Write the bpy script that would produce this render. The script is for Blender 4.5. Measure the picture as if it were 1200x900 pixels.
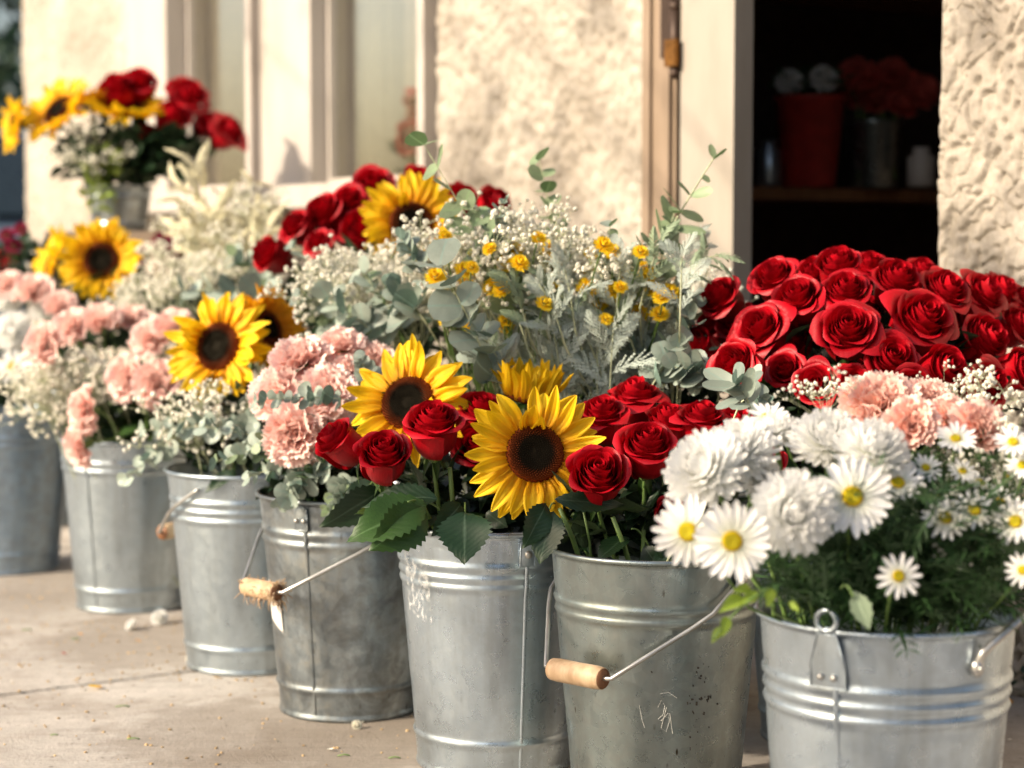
import bpy, math, random
from mathutils import Vector, Matrix, Quaternion, noise
R = math.radians
rnd = random.Random(11)
for o in list(bpy.data.objects): bpy.data.objects.remove(o)
sc = bpy.context.scene
COL = sc.collection

# ------------------------------------------------------------------ camera
FPX = 2300.0                                  # focal length in pixels of a 1200 wide picture
CAMH = 0.77
PITCH = math.atan(166 / FPX)
cam_d = bpy.data.cameras.new('camera'); cam = bpy.data.objects.new('camera', cam_d); COL.objects.link(cam)
cam.location = (0, 0, CAMH); cam.rotation_euler = (R(90) - PITCH, 0, 0)
cam_d.sensor_width = 36; cam_d.lens = 36 * FPX / 1200
cam_d.clip_start = 0.05; cam_d.clip_end = 2000
cam_d.dof.use_dof = True; cam_d.dof.focus_distance = 2.62; cam_d.dof.aperture_fstop = 3.4
sc.camera = cam
# ------------------------------------------------------------------ light
SUN_TRAVEL = Vector((0.90, 0.43, 0)).normalized()
ELEV = R(30)
w = bpy.data.worlds.new('World'); sc.world = w; w.use_nodes = True
nt = w.node_tree
sky = nt.nodes.new('ShaderNodeTexSky'); sky.sky_type = 'NISHITA'; sky.sun_disc = False
sky.sun_elevation = ELEV; sky.sun_rotation = math.atan2(-SUN_TRAVEL.x, -SUN_TRAVEL.y)
sky.air_density = 1.0; sky.dust_density = 5.0; sky.ozone_density = 0.4
bg = nt.nodes['Background']; bg.inputs[1].default_value = 0.14
nt.links.new(sky.outputs[0], bg.inputs[0])
sl = bpy.data.lights.new('sun', 'SUN'); sun = bpy.data.objects.new('sun', sl); COL.objects.link(sun)
sl.energy = 4.3; sl.angle = R(0.6); sl.color = (1.0, 0.86, 0.68)
dv = Vector((SUN_TRAVEL.x * math.cos(ELEV), SUN_TRAVEL.y * math.cos(ELEV), -math.sin(ELEV)))
sun.rotation_euler = dv.to_track_quat('-Z', 'Y').to_euler(); sun.location = (-4, -2, 4)
sc.view_settings.view_transform = 'Standard'; sc.view_settings.look = 'None'
sc.view_settings.exposure = 0.64; sc.view_settings.gamma = 1.0
sc.render.resolution_x = 1024; sc.render.resolution_y = 768

_cp, _sp = math.cos(PITCH), math.sin(PITCH)
def P(px, py, Y):
    """point at world depth Y seen at photo pixel (px, py)"""
    x = (px - 600) / FPX; y = (450 - py) / FPX
    d = Vector((x, _cp + y * _sp, -_sp + y * _cp))
    return Vector((0, 0, CAMH)) + d * (Y / d.y)

# ------------------------------------------------------------------ tags
def tag(o, label=None, cat=None, group=None, kind=None):
    if label: o['label'] = label
    if cat: o['category'] = cat
    if group: o['group'] = group
    if kind: o['kind'] = kind
    return o
def empty(name, loc, label, cat, group=None):
    o = bpy.data.objects.new(name, None); COL.objects.link(o); o.location = loc
    o.empty_display_size = 0.02
    return tag(o, label, cat, group)
def link(name, mesh, parent=None, mat4=None):
    o = bpy.data.objects.new(name, mesh); COL.objects.link(o)
    if parent is not None: o.parent = parent
    if mat4 is not None: o.matrix_basis = mat4
    return o

# ------------------------------------------------------------------ mesh builder
class G:
    def __init__(s): s.v = []; s.f = []; s.uv = []; s.m = []; s.mi = 0
    def add(s, vs, fs, uvs=None):
        b = len(s.v); s.v += [tuple(p) for p in vs]
        s.uv += uvs if uvs else [(0.5, 0.5)] * len(vs)
        s.f += [tuple(b + i for i in f) for f in fs]; s.m += [s.mi] * len(fs)
    def grid(s, fn, nu, nv, closed=False):
        vs = []; uv = []
        for j in range(nv + 1):
            for i in range(nu + (0 if closed else 1)):
                u = i / nu; v = j / nv
                vs.append(fn(u, v)); uv.append((u, v))
        n = nu if closed else nu + 1; fs = []
        for j in range(nv):
            for i in range(nu):
                i2 = (i + 1) % n
                fs.append((j * n + i, j * n + i2, (j + 1) * n + i2, (j + 1) * n + i))
        s.add(vs, fs, uv)
    def tube(s, pts, rad, k=6, cap=True):
        pts = [Vector(p) for p in pts]
        n = len(pts); rr = rad if isinstance(rad, (list, tuple)) else [rad] * n
        vs = []; uv = []; ref = None
        for i, p in enumerate(pts):
            t = (pts[min(i + 1, n - 1)] - pts[max(i - 1, 0)])
            if t.length < 1e-9: t = Vector((0, 0, 1))
            t.normalize()
            if ref is None: ref = Vector((1, 0, 0)) if abs(t.x) < .8 else Vector((0, 1, 0))
            a = (ref - t * ref.dot(t)).normalized(); b = t.cross(a); ref = a
            for q in range(k):
                an = 2 * math.pi * q / k
                vs.append(p + (a * math.cos(an) + b * math.sin(an)) * rr[i]); uv.append((q / k, i / (n - 1)))
        fs = [(i * k + q, i * k + (q + 1) % k, (i + 1) * k + (q + 1) % k, (i + 1) * k + q) for i in range(n - 1) for q in range(k)]
        if cap: fs += [tuple(reversed(range(k))), tuple((n - 1) * k + q for q in range(k))]
        s.add(vs, fs, uv)
    def lathe(s, prof, k=64, M=None, a0=0, a1=2 * math.pi):
        closed = abs(a1 - a0 - 2 * math.pi) < 1e-6
        def fn(u, v):
            i = round(v * (len(prof) - 1)); r, z = prof[i]; a = a0 + (a1 - a0) * u
            p = Vector((r * math.cos(a), r * math.sin(a), z)); return M @ p if M else p
        s.grid(fn, k, len(prof) - 1, closed)
    def hexa(s, c):
        s.add(c, [(0, 3, 2, 1), (4, 5, 6, 7), (0, 1, 5, 4), (1, 2, 6, 5), (2, 3, 7, 6), (3, 0, 4, 7)])
    def box(s, x0, x1, y0, y1, z0, z1, T=None):
        c = [Vector(p) for p in ((x0, y0, z0), (x1, y0, z0), (x1, y1, z0), (x0, y1, z0), (x0, y0, z1), (x1, y0, z1), (x1, y1, z1), (x0, y1, z1))]
        if T: c = [T(p) for p in c]
        s.hexa(c)
    def ball(s, c, r, M=None, nu=8, nv=5, zs=1.0, jit=0.0):
        c = Vector(c); top = len(s.v)
        vs = []; fs = []
        for j in range(nv + 1):
            th = math.pi * j / nv
            for i in range(nu):
                a = 2 * math.pi * i / nu
                q = Vector((math.sin(th) * math.cos(a), math.sin(th) * math.sin(a), math.cos(th) * zs)) * r * (1 + (rnd.uniform(-jit, jit) if jit else 0))
                vs.append(c + (M @ q if M else q))
        for j in range(nv):
            for i in range(nu):
                fs.append((j * nu + i, (j + 1) * nu + i, (j + 1) * nu + (i + 1) % nu, j * nu + (i + 1) % nu))
        s.add(vs, fs)
    def mesh(s, name, mats, smooth=True):
        me = bpy.data.meshes.new(name); me.from_pydata(s.v, [], s.f)
        ul = me.uv_layers.new(name='UVMap')
        li = [0] * len(me.loops); me.loops.foreach_get('vertex_index', li)
        flat = []
        for i in li: flat += s.uv[i]
        ul.data.foreach_set('uv', flat)
        if not isinstance(mats, (list, tuple)): mats = [mats]
        for m in mats: me.materials.append(m)
        if len(mats) > 1: me.polygons.foreach_set('material_index', s.m)
        me.polygons.foreach_set('use_smooth', [smooth] * len(me.polygons))
        me.update(); return me
    def build(s, name, mats, parent=None, smooth=True, M=None):
        return link(name, s.mesh(name, mats, smooth), parent, M)

# ------------------------------------------------------------------ materials
class N:
    def __init__(s, name):
        s.m = bpy.data.materials.new(name); s.m.use_nodes = True; s.t = s.m.node_tree
        s.b = s.t.nodes['Principled BSDF']; s.out = s.t.nodes['Material Output']
    def n(s, ty, **k):
        x = s.t.nodes.new(ty)
        for a, b in k.items():
            if a.startswith('i_'):
                key = a[2:]; key = int(key) if key.isdigit() else key.replace('_', ' ')
                x.inputs[key].default_value = b
            else: setattr(x, a, b)
        return x
    def l(s, a, b): s.t.links.new(a, b)
    def coord(s, kind='Object', scale=(1, 1, 1), rot=(0, 0, 0)):
        c = s.n('ShaderNodeTexCoord'); mp = s.n('ShaderNodeMapping'); mp.inputs['Scale'].default_value = scale; mp.inputs['Rotation'].default_value = rot
        s.l(c.outputs[kind], mp.inputs[0]); return mp.outputs[0]
    def noise(s, vec, scale, detail=4, rough=.55, dist=0):
        x = s.n('ShaderNodeTexNoise'); x.inputs['Scale'].default_value = scale; x.inputs['Detail'].default_value = detail
        x.inputs['Roughness'].default_value = rough; x.inputs['Distortion'].default_value = dist
        if vec: s.l(vec, x.inputs['Vector'])
        return x.outputs['Fac']
    def ramp(s, fac, stops):
        x = s.n('ShaderNodeValToRGB'); e = x.color_ramp.elements
        while len(e) > 1: e.remove(e[-1])
        e[0].position = stops[0][0]; e[0].color = tuple(stops[0][1]) + (1,)
        for p, c in stops[1:]: q = e.new(p); q.color = tuple(c) + (1,)
        s.l(fac, x.inputs[0]); return x.outputs[0]
    def mix(s, fac, a, b, mode='MIX'):
        x = s.n('ShaderNodeMix', data_type='RGBA', blend_type=mode)
        for src, i in ((fac, 0), (a, 6), (b, 7)):
            if hasattr(src, 'node'): s.l(src, x.inputs[i])
            elif i == 0: x.inputs[0].default_value = src
            else: x.inputs[i].default_value = tuple(src) + (1,)
        return x.outputs[2]
    def bump(s, h, strength, dist):
        x = s.n('ShaderNodeBump'); x.inputs['Strength'].default_value = strength; x.inputs['Distance'].default_value = dist
        s.l(h, x.inputs['Height']); s.l(x.outputs[0], s.b.inputs['Normal']); return x.outputs[0]
g3 = lambda v: (v, v, v)

def petal_mat(name, c0, c1, rough=.5, tr=.25, var=.12, vein=0.0, edge=None, spec=.3, sheen=0.0, nm=.35):
    """c0 colour at the base of the petal, c1 at its tip (uv v), soft translucent"""
    q = N(name); tc = q.n('ShaderNodeTexCoord'); sep = q.n('ShaderNodeSeparateXYZ'); q.l(tc.outputs['UV'], sep.inputs[0])
    stops = [(0.0, c0), (.55, c1)]
    if edge: stops += [(.9, c1), (1.0, edge)]
    col = q.ramp(sep.outputs[1], stops)
    oi = q.n('ShaderNodeObjectInfo')
    hs = q.n('ShaderNodeHueSaturation'); mr = q.n('ShaderNodeMapRange'); mr.inputs[3].default_value = 1 - var; mr.inputs[4].default_value = 1 + var
    q.l(oi.outputs['Random'], mr.inputs[0]); q.l(mr.outputs[0], hs.inputs['Value']); q.l(col, hs.inputs['Color'])
    nz = q.noise(q.coord('Object', (1, 1, 1)), 9, 3)
    col2 = q.mix(nm, hs.outputs[0], q.ramp(nz, [(.3, g3(.62)), (.7, g3(1.0))]), 'MULTIPLY')
    q.l(col2, q.b.inputs['Base Color']); q.b.inputs['Roughness'].default_value = rough
    q.b.inputs['Specular IOR Level'].default_value = spec
    if sheen: q.b.inputs['Sheen Weight'].default_value = sheen
    if vein:
        mp = q.n('ShaderNodeMapping'); mp.inputs['Scale'].default_value = (9, .7, 1); q.l(tc.outputs['UV'], mp.inputs[0])
        q.bump(q.noise(mp.outputs[0], 2.5, 2), vein, .012)
    tl = q.n('ShaderNodeBsdfTranslucent'); q.l(col2, tl.inputs[0])
    mx = q.n('ShaderNodeMixShader'); mx.inputs[0].default_value = tr
    q.l(q.b.outputs[0], mx.inputs[1]); q.l(tl.outputs[0], mx.inputs[2]); q.l(mx.outputs[0], q.out.inputs[0])
    return q.m
def simple(name, col, rough=.5, metal=0.0, bumps=None, spec=.5, var=.2, scale=30):
    q = N(name); nz = q.noise(q.coord(), scale, 4)
    c = q.mix(q.ramp(nz, [(.3, g3(0)), (.7, g3(1))]), [x * (1 - var) for x in col], [min(1, x * (1 + var)) for x in col])
    q.l(c, q.b.inputs['Base Color']); q.b.inputs['Roughness'].default_value = rough; q.b.inputs['Metallic'].default_value = metal
    q.b.inputs['Specular IOR Level'].default_value = spec
    if bumps: q.bump(q.noise(q.coord(), bumps[0], 5), bumps[1], bumps[2])
    return q.m

M = {}
M['red'] = petal_mat('red_petal', (.20, .0004, .003), (.40, .0012, .0075), .45, .15, .25, .12, edge=(.46, .004, .014), spec=.3)
M['pink'] = petal_mat('pink_petal', (.93, .42, .36), (.96, .66, .59), .6, .25, .06, .1, edge=(.97, .80, .74), nm=.12)
M['peach'] = petal_mat('peach_petal', (.93, .38, .29), (.96, .60, .50), .6, .25, .06, .1, edge=(.97, .78, .70), nm=.12)
M['yellow'] = petal_mat('sunflower_petal', (.92, .40, .002), (.95, .62, .010), .5, .32, .08, .3, nm=.2)
M['lemon'] = petal_mat('lemon_petal', (.90, .58, .01), (.95, .72, .03), .5, .35, .08, .1, nm=.1)
M['amber'] = petal_mat('amber_petal', (.75, .24, .003), (.85, .40, .006), .5, .30, .12, .4)
M['white'] = petal_mat('white_petal', (.82, .84, .70), (.90, .90, .88), .55, .25, .02, .15, nm=.05)
M['mumwhite'] = petal_mat('chrysanthemum_white', (.90, .91, .84), (.93, .93, .91), .55, .45, .02, .0, nm=.03)
M['cream'] = petal_mat('small_white_bloom', (.88, .86, .70), (.91, .89, .79), .6, .22, .04, nm=.08)
M['burgundy'] = petal_mat('burgundy_petal', (.18, .005, .03), (.30, .01, .06), .5, .15, .2)
def leaf_mat(name, c, under, rough=.45, tr=.25, var=.2, spec=.4, speck=0.0):
    q = N(name); oi = q.n('ShaderNodeObjectInfo'); mr = q.n('ShaderNodeMapRange'); mr.inputs[3].default_value = 1 - var; mr.inputs[4].default_value = 1 + var
    q.l(oi.outputs['Random'], mr.inputs[0])
    geo = q.n('ShaderNodeNewGeometry')
    vec = q.coord()
    nz = q.noise(vec, 60, 4)
    col = q.mix(geo.outputs['Backfacing'], c, under)
    tc = q.n('ShaderNodeTexCoord'); sep = q.n('ShaderNodeSeparateXYZ'); q.l(tc.outputs['UV'], sep.inputs[0])
    rib = q.ramp(sep.outputs[0], [(.455, g3(0)), (.5, g3(1)), (.545, g3(0))])
    ribc = q.mix(rib, col, [min(1, x * 1.7 + .03) for x in c])
    hs = q.n('ShaderNodeHueSaturation'); q.l(ribc, hs.inputs['Color']); q.l(mr.outputs[0], hs.inputs['Value'])
    c2 = q.mix(.5, hs.outputs[0], q.ramp(nz, [(.3, g3(.6)), (.7, g3(1.25))]), 'MULTIPLY')
    if speck:
        n2 = q.noise(vec, 260, 2); c2 = q.mix(q.ramp(n2, [(.60, g3(0)), (.68, g3(speck))]), c2, (.10, .12, .08))
    q.l(c2, q.b.inputs['Base Color']); q.b.inputs['Roughness'].default_value = rough; q.b.inputs['Specular IOR Level'].default_value = spec
    wv = q.n('ShaderNodeTexWave'); wv.inputs['Scale'].default_value = 3.2; wv.inputs['Distortion'].default_value = 1.5
    mp = q.n('ShaderNodeMapping'); mp.inputs['Rotation'].default_value = (0, 0, 1.0); q.l(tc.outputs['UV'], mp.inputs[0]); q.l(mp.outputs[0], wv.inputs[0])
    q.bump(wv.outputs['Fac'], .12 if name in ('green_leaf', 'dark_leaf') else 0.0, .002)
    tl = q.n('ShaderNodeBsdfTranslucent'); q.l(c2, tl.inputs[0]); mx = q.n('ShaderNodeMixShader'); mx.inputs[0].default_value = tr
    q.l(q.b.outputs[0], mx.inputs[1]); q.l(tl.outputs[0], mx.inputs[2]); q.l(mx.outputs[0], q.out.inputs[0])
    return q.m
M['leaf'] = leaf_mat('green_leaf', (.032, .075, .014), (.07, .11, .05), .38, .28, .35)
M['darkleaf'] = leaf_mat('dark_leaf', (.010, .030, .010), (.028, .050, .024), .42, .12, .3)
M['euc'] = leaf_mat('eucalyptus_leaf', (.15, .225, .19), (.32, .38, .32), .45, .20, .25, .45, .55)
M['euc_green'] = leaf_mat('green_eucalyptus_leaf', (.14, .23, .10), (.26, .34, .20), .45, .35, .25, .4, .5)
M['miller'] = leaf_mat('silver_leaf', (.42, .48, .43), (.52, .56, .49), .7, .25, .15, .2)
M['fern'] = leaf_mat('grey_green_frond', (.24, .31, .20), (.33, .39, .27), .6, .25, .2, .3)
M['lime'] = leaf_mat('lime_leaf', (.30, .42, .05), (.36, .46, .10), .45, .35, .2)
M['daisyleaf'] = leaf_mat('daisy_leaf', (.035, .085, .025), (.06, .11, .05), .5, .25, .3)
M['plume'] = leaf_mat('pale_plume', (.74, .70, .50), (.78, .74, .55), .7, .35, .1, .2)
M['stem'] = simple('green_stem', (.12, .20, .05), .45)
M['palestem'] = simple('pale_stem', (.42, .45, .28), .55)
M['brownstem'] = simple('twig', (.22, .17, .12), .6)
def disc_mat(name, a, b, c):
    q = N(name); tc = q.n('ShaderNodeTexCoord'); sep = q.n('ShaderNodeSeparateXYZ'); q.l(tc.outputs['UV'], sep.inputs[0])
    q.l(q.mix(.5, q.ramp(sep.outputs[1], [(0, a), (.32, a), (.5, b), (1, c)]), q.ramp(q.noise(q.coord(), 90, 3), [(.3, g3(.5)), (.7, g3(1.3))]), 'MULTIPLY'), q.b.inputs['Base Color'])
    q.b.inputs['Roughness'].default_value = .8; q.b.inputs['Specular IOR Level'].default_value = .12; return q.m
M['seed'] = disc_mat('sunflower_seeds', (.012, .009, .004), (.20, .040, .006), (.050, .010, .003))
M['ydisc'] = disc_mat('daisy_centre', (.50, .42, .02), (.62, .44, .01), (.55, .30, .01))

def zinc(name, tone=(.47, .48, .48), spots=.3, blotch=.5, rough=.42, rust=0.0):
    q = N(name); vec = q.coord()
    vs = q.coord('Object', (1, 1, .35))
    n1 = q.noise(vs, 7, 5, .6); n2 = q.noise(vec, 45, 5, .65, .4); n3 = q.noise(vs, 160, 2)
    vor = q.n('ShaderNodeTexVoronoi'); vor.inputs['Scale'].default_value = 55; q.l(vec, vor.inputs['Vector'])
    c = q.mix(q.ramp(n1, [(.35, g3(0)), (.65, g3(1))]), [x * (1 - .45 * blotch) for x in tone], [min(1, x * (1 + .18 * blotch)) for x in tone])
    bwv = q.n('ShaderNodeRGBToBW'); q.l(vor.outputs['Color'], bwv.inputs[0]); c = q.mix(.22 * blotch, c, bwv.outputs[0], 'SOFT_LIGHT')
    c = q.mix(q.ramp(n2, [(.42, g3(0)), (.75, g3(.6 * blotch))]), c, [x * .6 for x in (.46, .46, .42)])
    sp = q.n('ShaderNodeTexVoronoi'); sp.inputs['Scale'].default_value = 75; q.l(vs, sp.inputs['Vector'])
    dots = q.ramp(sp.outputs['Distance'], [(.10, g3(1)), (.17, g3(0))])
    msk = q.ramp(q.noise(vec, 14, 3), [(.52, g3(0)), (.62, g3(1))])
    dm = q.mix(1.0, dots, msk, 'MULTIPLY')
    dm2 = q.mix(1.0, dm, g3(spots), 'MULTIPLY')
    c = q.mix(dm2, c, (.05, .035, .02))
    # grime gathering low on the pail and water streaks
    st = q.noise(q.coord('Object', (26, 26, 1.2)), 1, 4, .6)
    c = q.mix(q.ramp(st, [(.5, g3(0)), (.72, g3(.40))]), c, (.21, .22, .21))
    q.l(c, q.b.inputs['Base Color'])
    rr = q.ramp(n2, [(.3, g3(rough - .07)), (.7, g3(rough + .16))]); q.l(rr, q.b.inputs['Roughness'])
    q.b.inputs['Metallic'].default_value = .92
    c = q.mix(q.ramp(q.noise(vec, 11, 6, .7, .5), [(.48, g3(0)), (.62, g3(min(.8, .42 * blotch)))]), c, (.13, .14, .145)) if blotch > 1 else c
    q.l(c, q.b.inputs['Base Color'])
    hh = q.n('ShaderNodeMath', operation='ADD'); q.l(n1, hh.inputs[0]); mu = q.n('ShaderNodeMath', operation='MULTIPLY'); q.l(n3, mu.inputs[0]); mu.inputs[1].default_value = .08; q.l(mu.outputs[0], hh.inputs[1])
    q.bump(hh.outputs[0], .35, .006)
    return q.m
M['zinc_a'] = zinc('galvanised_clean', (.52, .61, .69), .25, .5, .28)
M['zinc_b'] = zinc('galvanised_mottled', (.37, .43, .47), .9, 1.5, .38)
M['zinc_c'] = zinc('galvanised_spotted', (.33, .39, .39), 1.0, .8, .28)
M['zinc_d'] = zinc('galvanised_blue', (.30, .39, .49), .4, .9, .40)
M['zinc_e'] = zinc('galvanised_warm', (.46, .54, .60), .35, .5, .32)
M['wire'] = simple('handle_wire', (.50, .49, .46), .35, .9)
def wood(name, a, b, rough=.55):
    q = N(name); nz = q.noise(q.coord('Object', (60, 60, 7)), 1, 5, .6); q.l(q.ramp(nz, [(.3, a), (.7, b)]), q.b.inputs['Base Color'])
    q.b.inputs['Roughness'].default_value = rough; q.bump(nz, .5, .002); return q.m
M['grip'] = wood('pale_wood', (.34, .21, .11), (.60, .44, .28))
M['gripend'] = wood('end_grain', (.13, .05, .02), (.28, .13, .06))
M['shelfwood'] = wood('shelf_wood', (.20, .08, .03), (.32, .15, .06))
M['paper'] = simple('paper', (.62, .60, .56), .7, var=.04)

def stucco():
    q = N('stucco'); vec = q.coord()
    n1 = q.noise(vec, 3.2, 5, .6); n2 = q.noise(vec, 70, 5, .65); n3 = q.noise(vec, 260, 3, .6)
    c = q.mix(q.ramp(n1, [(.32, g3(0)), (.68, g3(1))]), (.30, .26, .21), (.47, .425, .36))
    c = q.mix(.7, c, q.ramp(n2, [(.3, g3(.66)), (.7, g3(1.12))]), 'MULTIPLY')
    q.l(c, q.b.inputs['Base Color']); q.b.inputs['Roughness'].default_value = .9
    mu = q.n('ShaderNodeMath', operation='MULTIPLY_ADD'); q.l(n3, mu.inputs[0]); mu.inputs[1].default_value = .35; q.l(n2, mu.inputs[2])
    q.bump(mu.outputs[0], .6, .003); return q.m
M['stucco'] = stucco()
def paint(name, col, dirt=.5):
    q = N(name); v = q.coord('Object', (1, 1, .3)); n1 = q.noise(v, 9, 5, .6); n2 = q.noise(q.coord(), 90, 4)
    c = q.mix(q.ramp(n1, [(.45, g3(0)), (.75, g3(dirt))]), col, [x * .62 * k for x, k in zip(col, (1, .95, .85))])
    q.l(c, q.b.inputs['Base Color']); q.b.inputs['Roughness'].default_value = .5; q.bump(n2, .25, .001); return q.m
M['white_paint'] = paint('old_white_paint', (.45, .41, .37), .5)
M['bare_frame'] = paint('weathered_frame', (.25, .185, .13), .8)
M['brass'] = simple('old_brass', (.20, .09, .02), .45, .8, var=.4, scale=60)
M['iron'] = simple('dark_iron', (.05, .03, .02), .5, .5)
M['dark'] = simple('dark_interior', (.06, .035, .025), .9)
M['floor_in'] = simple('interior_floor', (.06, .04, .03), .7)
def concrete():
    q = N('concrete'); v = q.coord()
    n1 = q.noise(v, 1.7, 5, .6); n2 = q.noise(v, 28, 6, .7); n3 = q.noise(v, 190, 4, .7); st = q.noise(v, 3.5, 6, .7, .2)
    c = q.mix(q.ramp(n1, [(.3, g3(0)), (.7, g3(1))]), (.38, .35, .315), (.53, .49, .44))
    c = q.mix(.7, c, q.ramp(n2, [(.25, g3(.68)), (.75, g3(1.15))]), 'MULTIPLY')
    c = q.mix(.6, c, q.ramp(n3, [(.25, g3(.55)), (.5, g3(1)), (.75, g3(1.25))]), 'MULTIPLY')
    c = q.mix(q.ramp(st, [(.50, g3(0)), (.66, g3(.42))]), c, (.17, .125, .085))
    c = q.mix(q.ramp(q.noise(v, 60, 2), [(.66, g3(0)), (.70, g3(.6))]), c, (.10, .08, .06))
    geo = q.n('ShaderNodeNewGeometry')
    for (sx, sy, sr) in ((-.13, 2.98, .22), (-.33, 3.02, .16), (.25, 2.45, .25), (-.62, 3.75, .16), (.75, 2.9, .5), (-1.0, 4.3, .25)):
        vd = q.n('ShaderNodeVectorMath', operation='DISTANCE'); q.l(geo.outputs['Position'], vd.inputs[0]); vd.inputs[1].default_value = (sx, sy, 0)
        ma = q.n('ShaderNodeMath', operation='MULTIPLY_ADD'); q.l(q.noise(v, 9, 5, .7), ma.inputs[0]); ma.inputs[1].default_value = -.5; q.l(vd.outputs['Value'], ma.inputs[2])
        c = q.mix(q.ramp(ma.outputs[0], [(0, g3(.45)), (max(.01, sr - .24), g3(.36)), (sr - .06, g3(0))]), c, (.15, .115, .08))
    bw_ = q.noise(q.coord('Object', (3, 160, 1), (0, 0, .57)), 1, 3, .6)
    c = q.mix(.35, c, q.ramp(bw_, [(.3, g3(.7)), (.7, g3(1.15))]), 'MULTIPLY')
    q.l(c, q.b.inputs['Base Color']); q.b.inputs['Roughness'].default_value = .88
    ad = q.n('ShaderNodeMath', operation='ADD'); q.l(n2, ad.inputs[0]); q.l(n3, ad.inputs[1]); q.bump(ad.outputs[0], .55, .004); return q.m
M['concrete'] = concrete()
M['asphalt'] = simple('asphalt', (.05, .05, .052), .9, bumps=(200, .5, .004))
M['earth'] = simple('packed_earth', (.06, .05, .04), .95, bumps=(60, .6, .01))

# ------------------------------------------------------------------ wall frame
WD = Vector((-1, 1.56, 0)).normalized(); WN = Vector((-WD.y * -1, -WD.x, 0))   # along wall, into the building
W0 = Vector((.84, 3.35, 0))
def W(s, n, z): return W0 + WD * s + WN * n + Vector((0, 0, z))
WT = lambda p: W(p.x, p.y, p.z)

# ground ------------------------------------------------------------
g = G(); g.add([(-400, -400, -.165), (400, -400, -.165), (400, 400, -.165), (-400, 400, -.165)], [(0, 1, 2, 3)])
tag(g.build('ground', M['asphalt'], smooth=False), kind='structure')
pav = bpy.data.objects.new('pavement', None); COL.objects.link(pav); tag(pav, kind='structure')
JS = 0  # joints lie where s = const; one crosses the photo at (0,814)-(267,781)
pj = P(150, 796, 1); pr = Vector((0, 0, CAMH)) + (pj - Vector((0, 0, CAMH))) * (CAMH / (CAMH - pj.z))
S_J = (pr - W0).dot(WD)
slab_v = [S_J + k * 1.5 for k in range(-6, 12)]
def slab(s0, s1, n0, n1):
    g = G(); e = .008; b = .008
    def fn(u, v):
        s = s0 + e + (s1 - s0 - 2 * e) * u; n = n0 + e + (n1 - n0 - 2 * e) * v
        edge = min(u * (s1 - s0), (1 - u) * (s1 - s0), v * (n1 - n0), (1 - v) * (n1 - n0))
        return W(s, n, -b * max(0, 1 - edge / .012))
    us = 30
    ring = []
    g.hexa([W(s0 + e, n0 + e, -.12), W(s1 - e, n0 + e, -.12), W(s1 - e, n1 - e, -.12), W(s0 + e, n1 - e, -.12),
            W(s0 + e, n0 + e, -.006), W(s1 - e, n0 + e, -.006), W(s1 - e, n1 - e, -.006), W(s0 + e, n1 - e, -.006)])
    k = .014
    g.add([W(s0 + e, n0 + e, -.0059), W(s1 - e, n0 + e, -.0059), W(s1 - e, n1 - e, -.0059), W(s0 + e, n1 - e, -.0059),
           W(s0 + k, n0 + k, 0), W(s1 - k, n0 + k, 0), W(s1 - k, n1 - k, 0), W(s0 + k, n1 - k, 0)],
          [(4, 5, 6, 7), (0, 1, 5, 4), (1, 2, 6, 5), (2, 3, 7, 6), (3, 0, 4, 7)])
    return g.build('slab', M['concrete'], pav, smooth=False)
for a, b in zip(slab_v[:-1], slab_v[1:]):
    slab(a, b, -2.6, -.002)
g = G(); g.box(slab_v[0], slab_v[-1], -2.6, -.002, -.16, -.122, WT); o = g.build('bedding', M['earth'], pav, smooth=False)
g = G(); g.box(slab_v[0], slab_v[-1], -2.76, -2.606, -.16, .0, WT); o = g.build('kerb', M['concrete'], smooth=False); tag(o, kind='structure')

# ------------------------------------------------------------------ shop building
shop = empty('shop_building', W(2, 0, 0), 'cream stucco shop front with white window frames and an open dark doorway', 'building')
SB = Matrix.Translation(-W(2, 0, 0))
def sb(g, name, mat, parent=None, smooth=False):
    o = g.build(name, mat, parent or shop, smooth)
    if parent is None: o.matrix_basis = SB
    return o
def stucco_h(s, z):
    p = Vector((s * 1.0 + z * .25, z * .85 - s * .15, .3))
    a = noise.noise(p * 24 + Vector((noise.noise(p * 9), noise.noise(p * 8 + Vector((5, 0, 0))), 0)) * 1.6)
    b = noise.noise(p * 52 + Vector((7, 3, 1)))
    c = noise.noise(p * 5)
    h = -.014 * max(0, 1 - abs(a + .05) / .10) ** .8 * (1 if b > -.12 else .2) + .002 * max(-1, min(1, b * 3)) + .006 * c
    h -= .008 * max(0, min(1, (-b - .22) * 9)) - .0016 * noise.noise(p * 90) + .001 * noise.noise(p * 120)
    return h
def stucco_wall(s0, s1, z0, z1, res, th=.16, edge=.012):
    ns = max(2, int((s1 - s0) / res)); nz = max(2, int((z1 - z0) / res)); g = G()
    def fn(u, v):
        s = s0 + (s1 - s0) * u; z = z0 + (z1 - z0) * v
        h = stucco_h(s, z)
        de = min(s - s0, s1 - s); rr = max(0, 1 - de / edge)
        return W(s + (.003 * noise.noise(Vector((0, 0, z * 30))) if rr > 0 else 0), -h + rr * rr * .008, z)
    g.grid(fn, ns, nz)
    g.hexa([W(s0, .009, z0), W(s1, .009, z0), W(s1, th, z0), W(s0, th, z0), W(s0, .009, z1), W(s1, .009, z1), W(s1, th, z1), W(s0, th, z1)])
    return sb(g, 'stucco_wall', M['stucco'], smooth=True)
H = 2.9
stucco_wall(-.45, .165, -.1, 1.35, .0036); stucco_wall(-1.6, -.452, -.1, 1.35, .02); stucco_wall(-1.6, .165, 1.352, H, .04)
stucco_wall(1.015, 1.916, -.1, 1.6, .0085); stucco_wall(1.015, 1.916, 1.602, H, .04)
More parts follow.
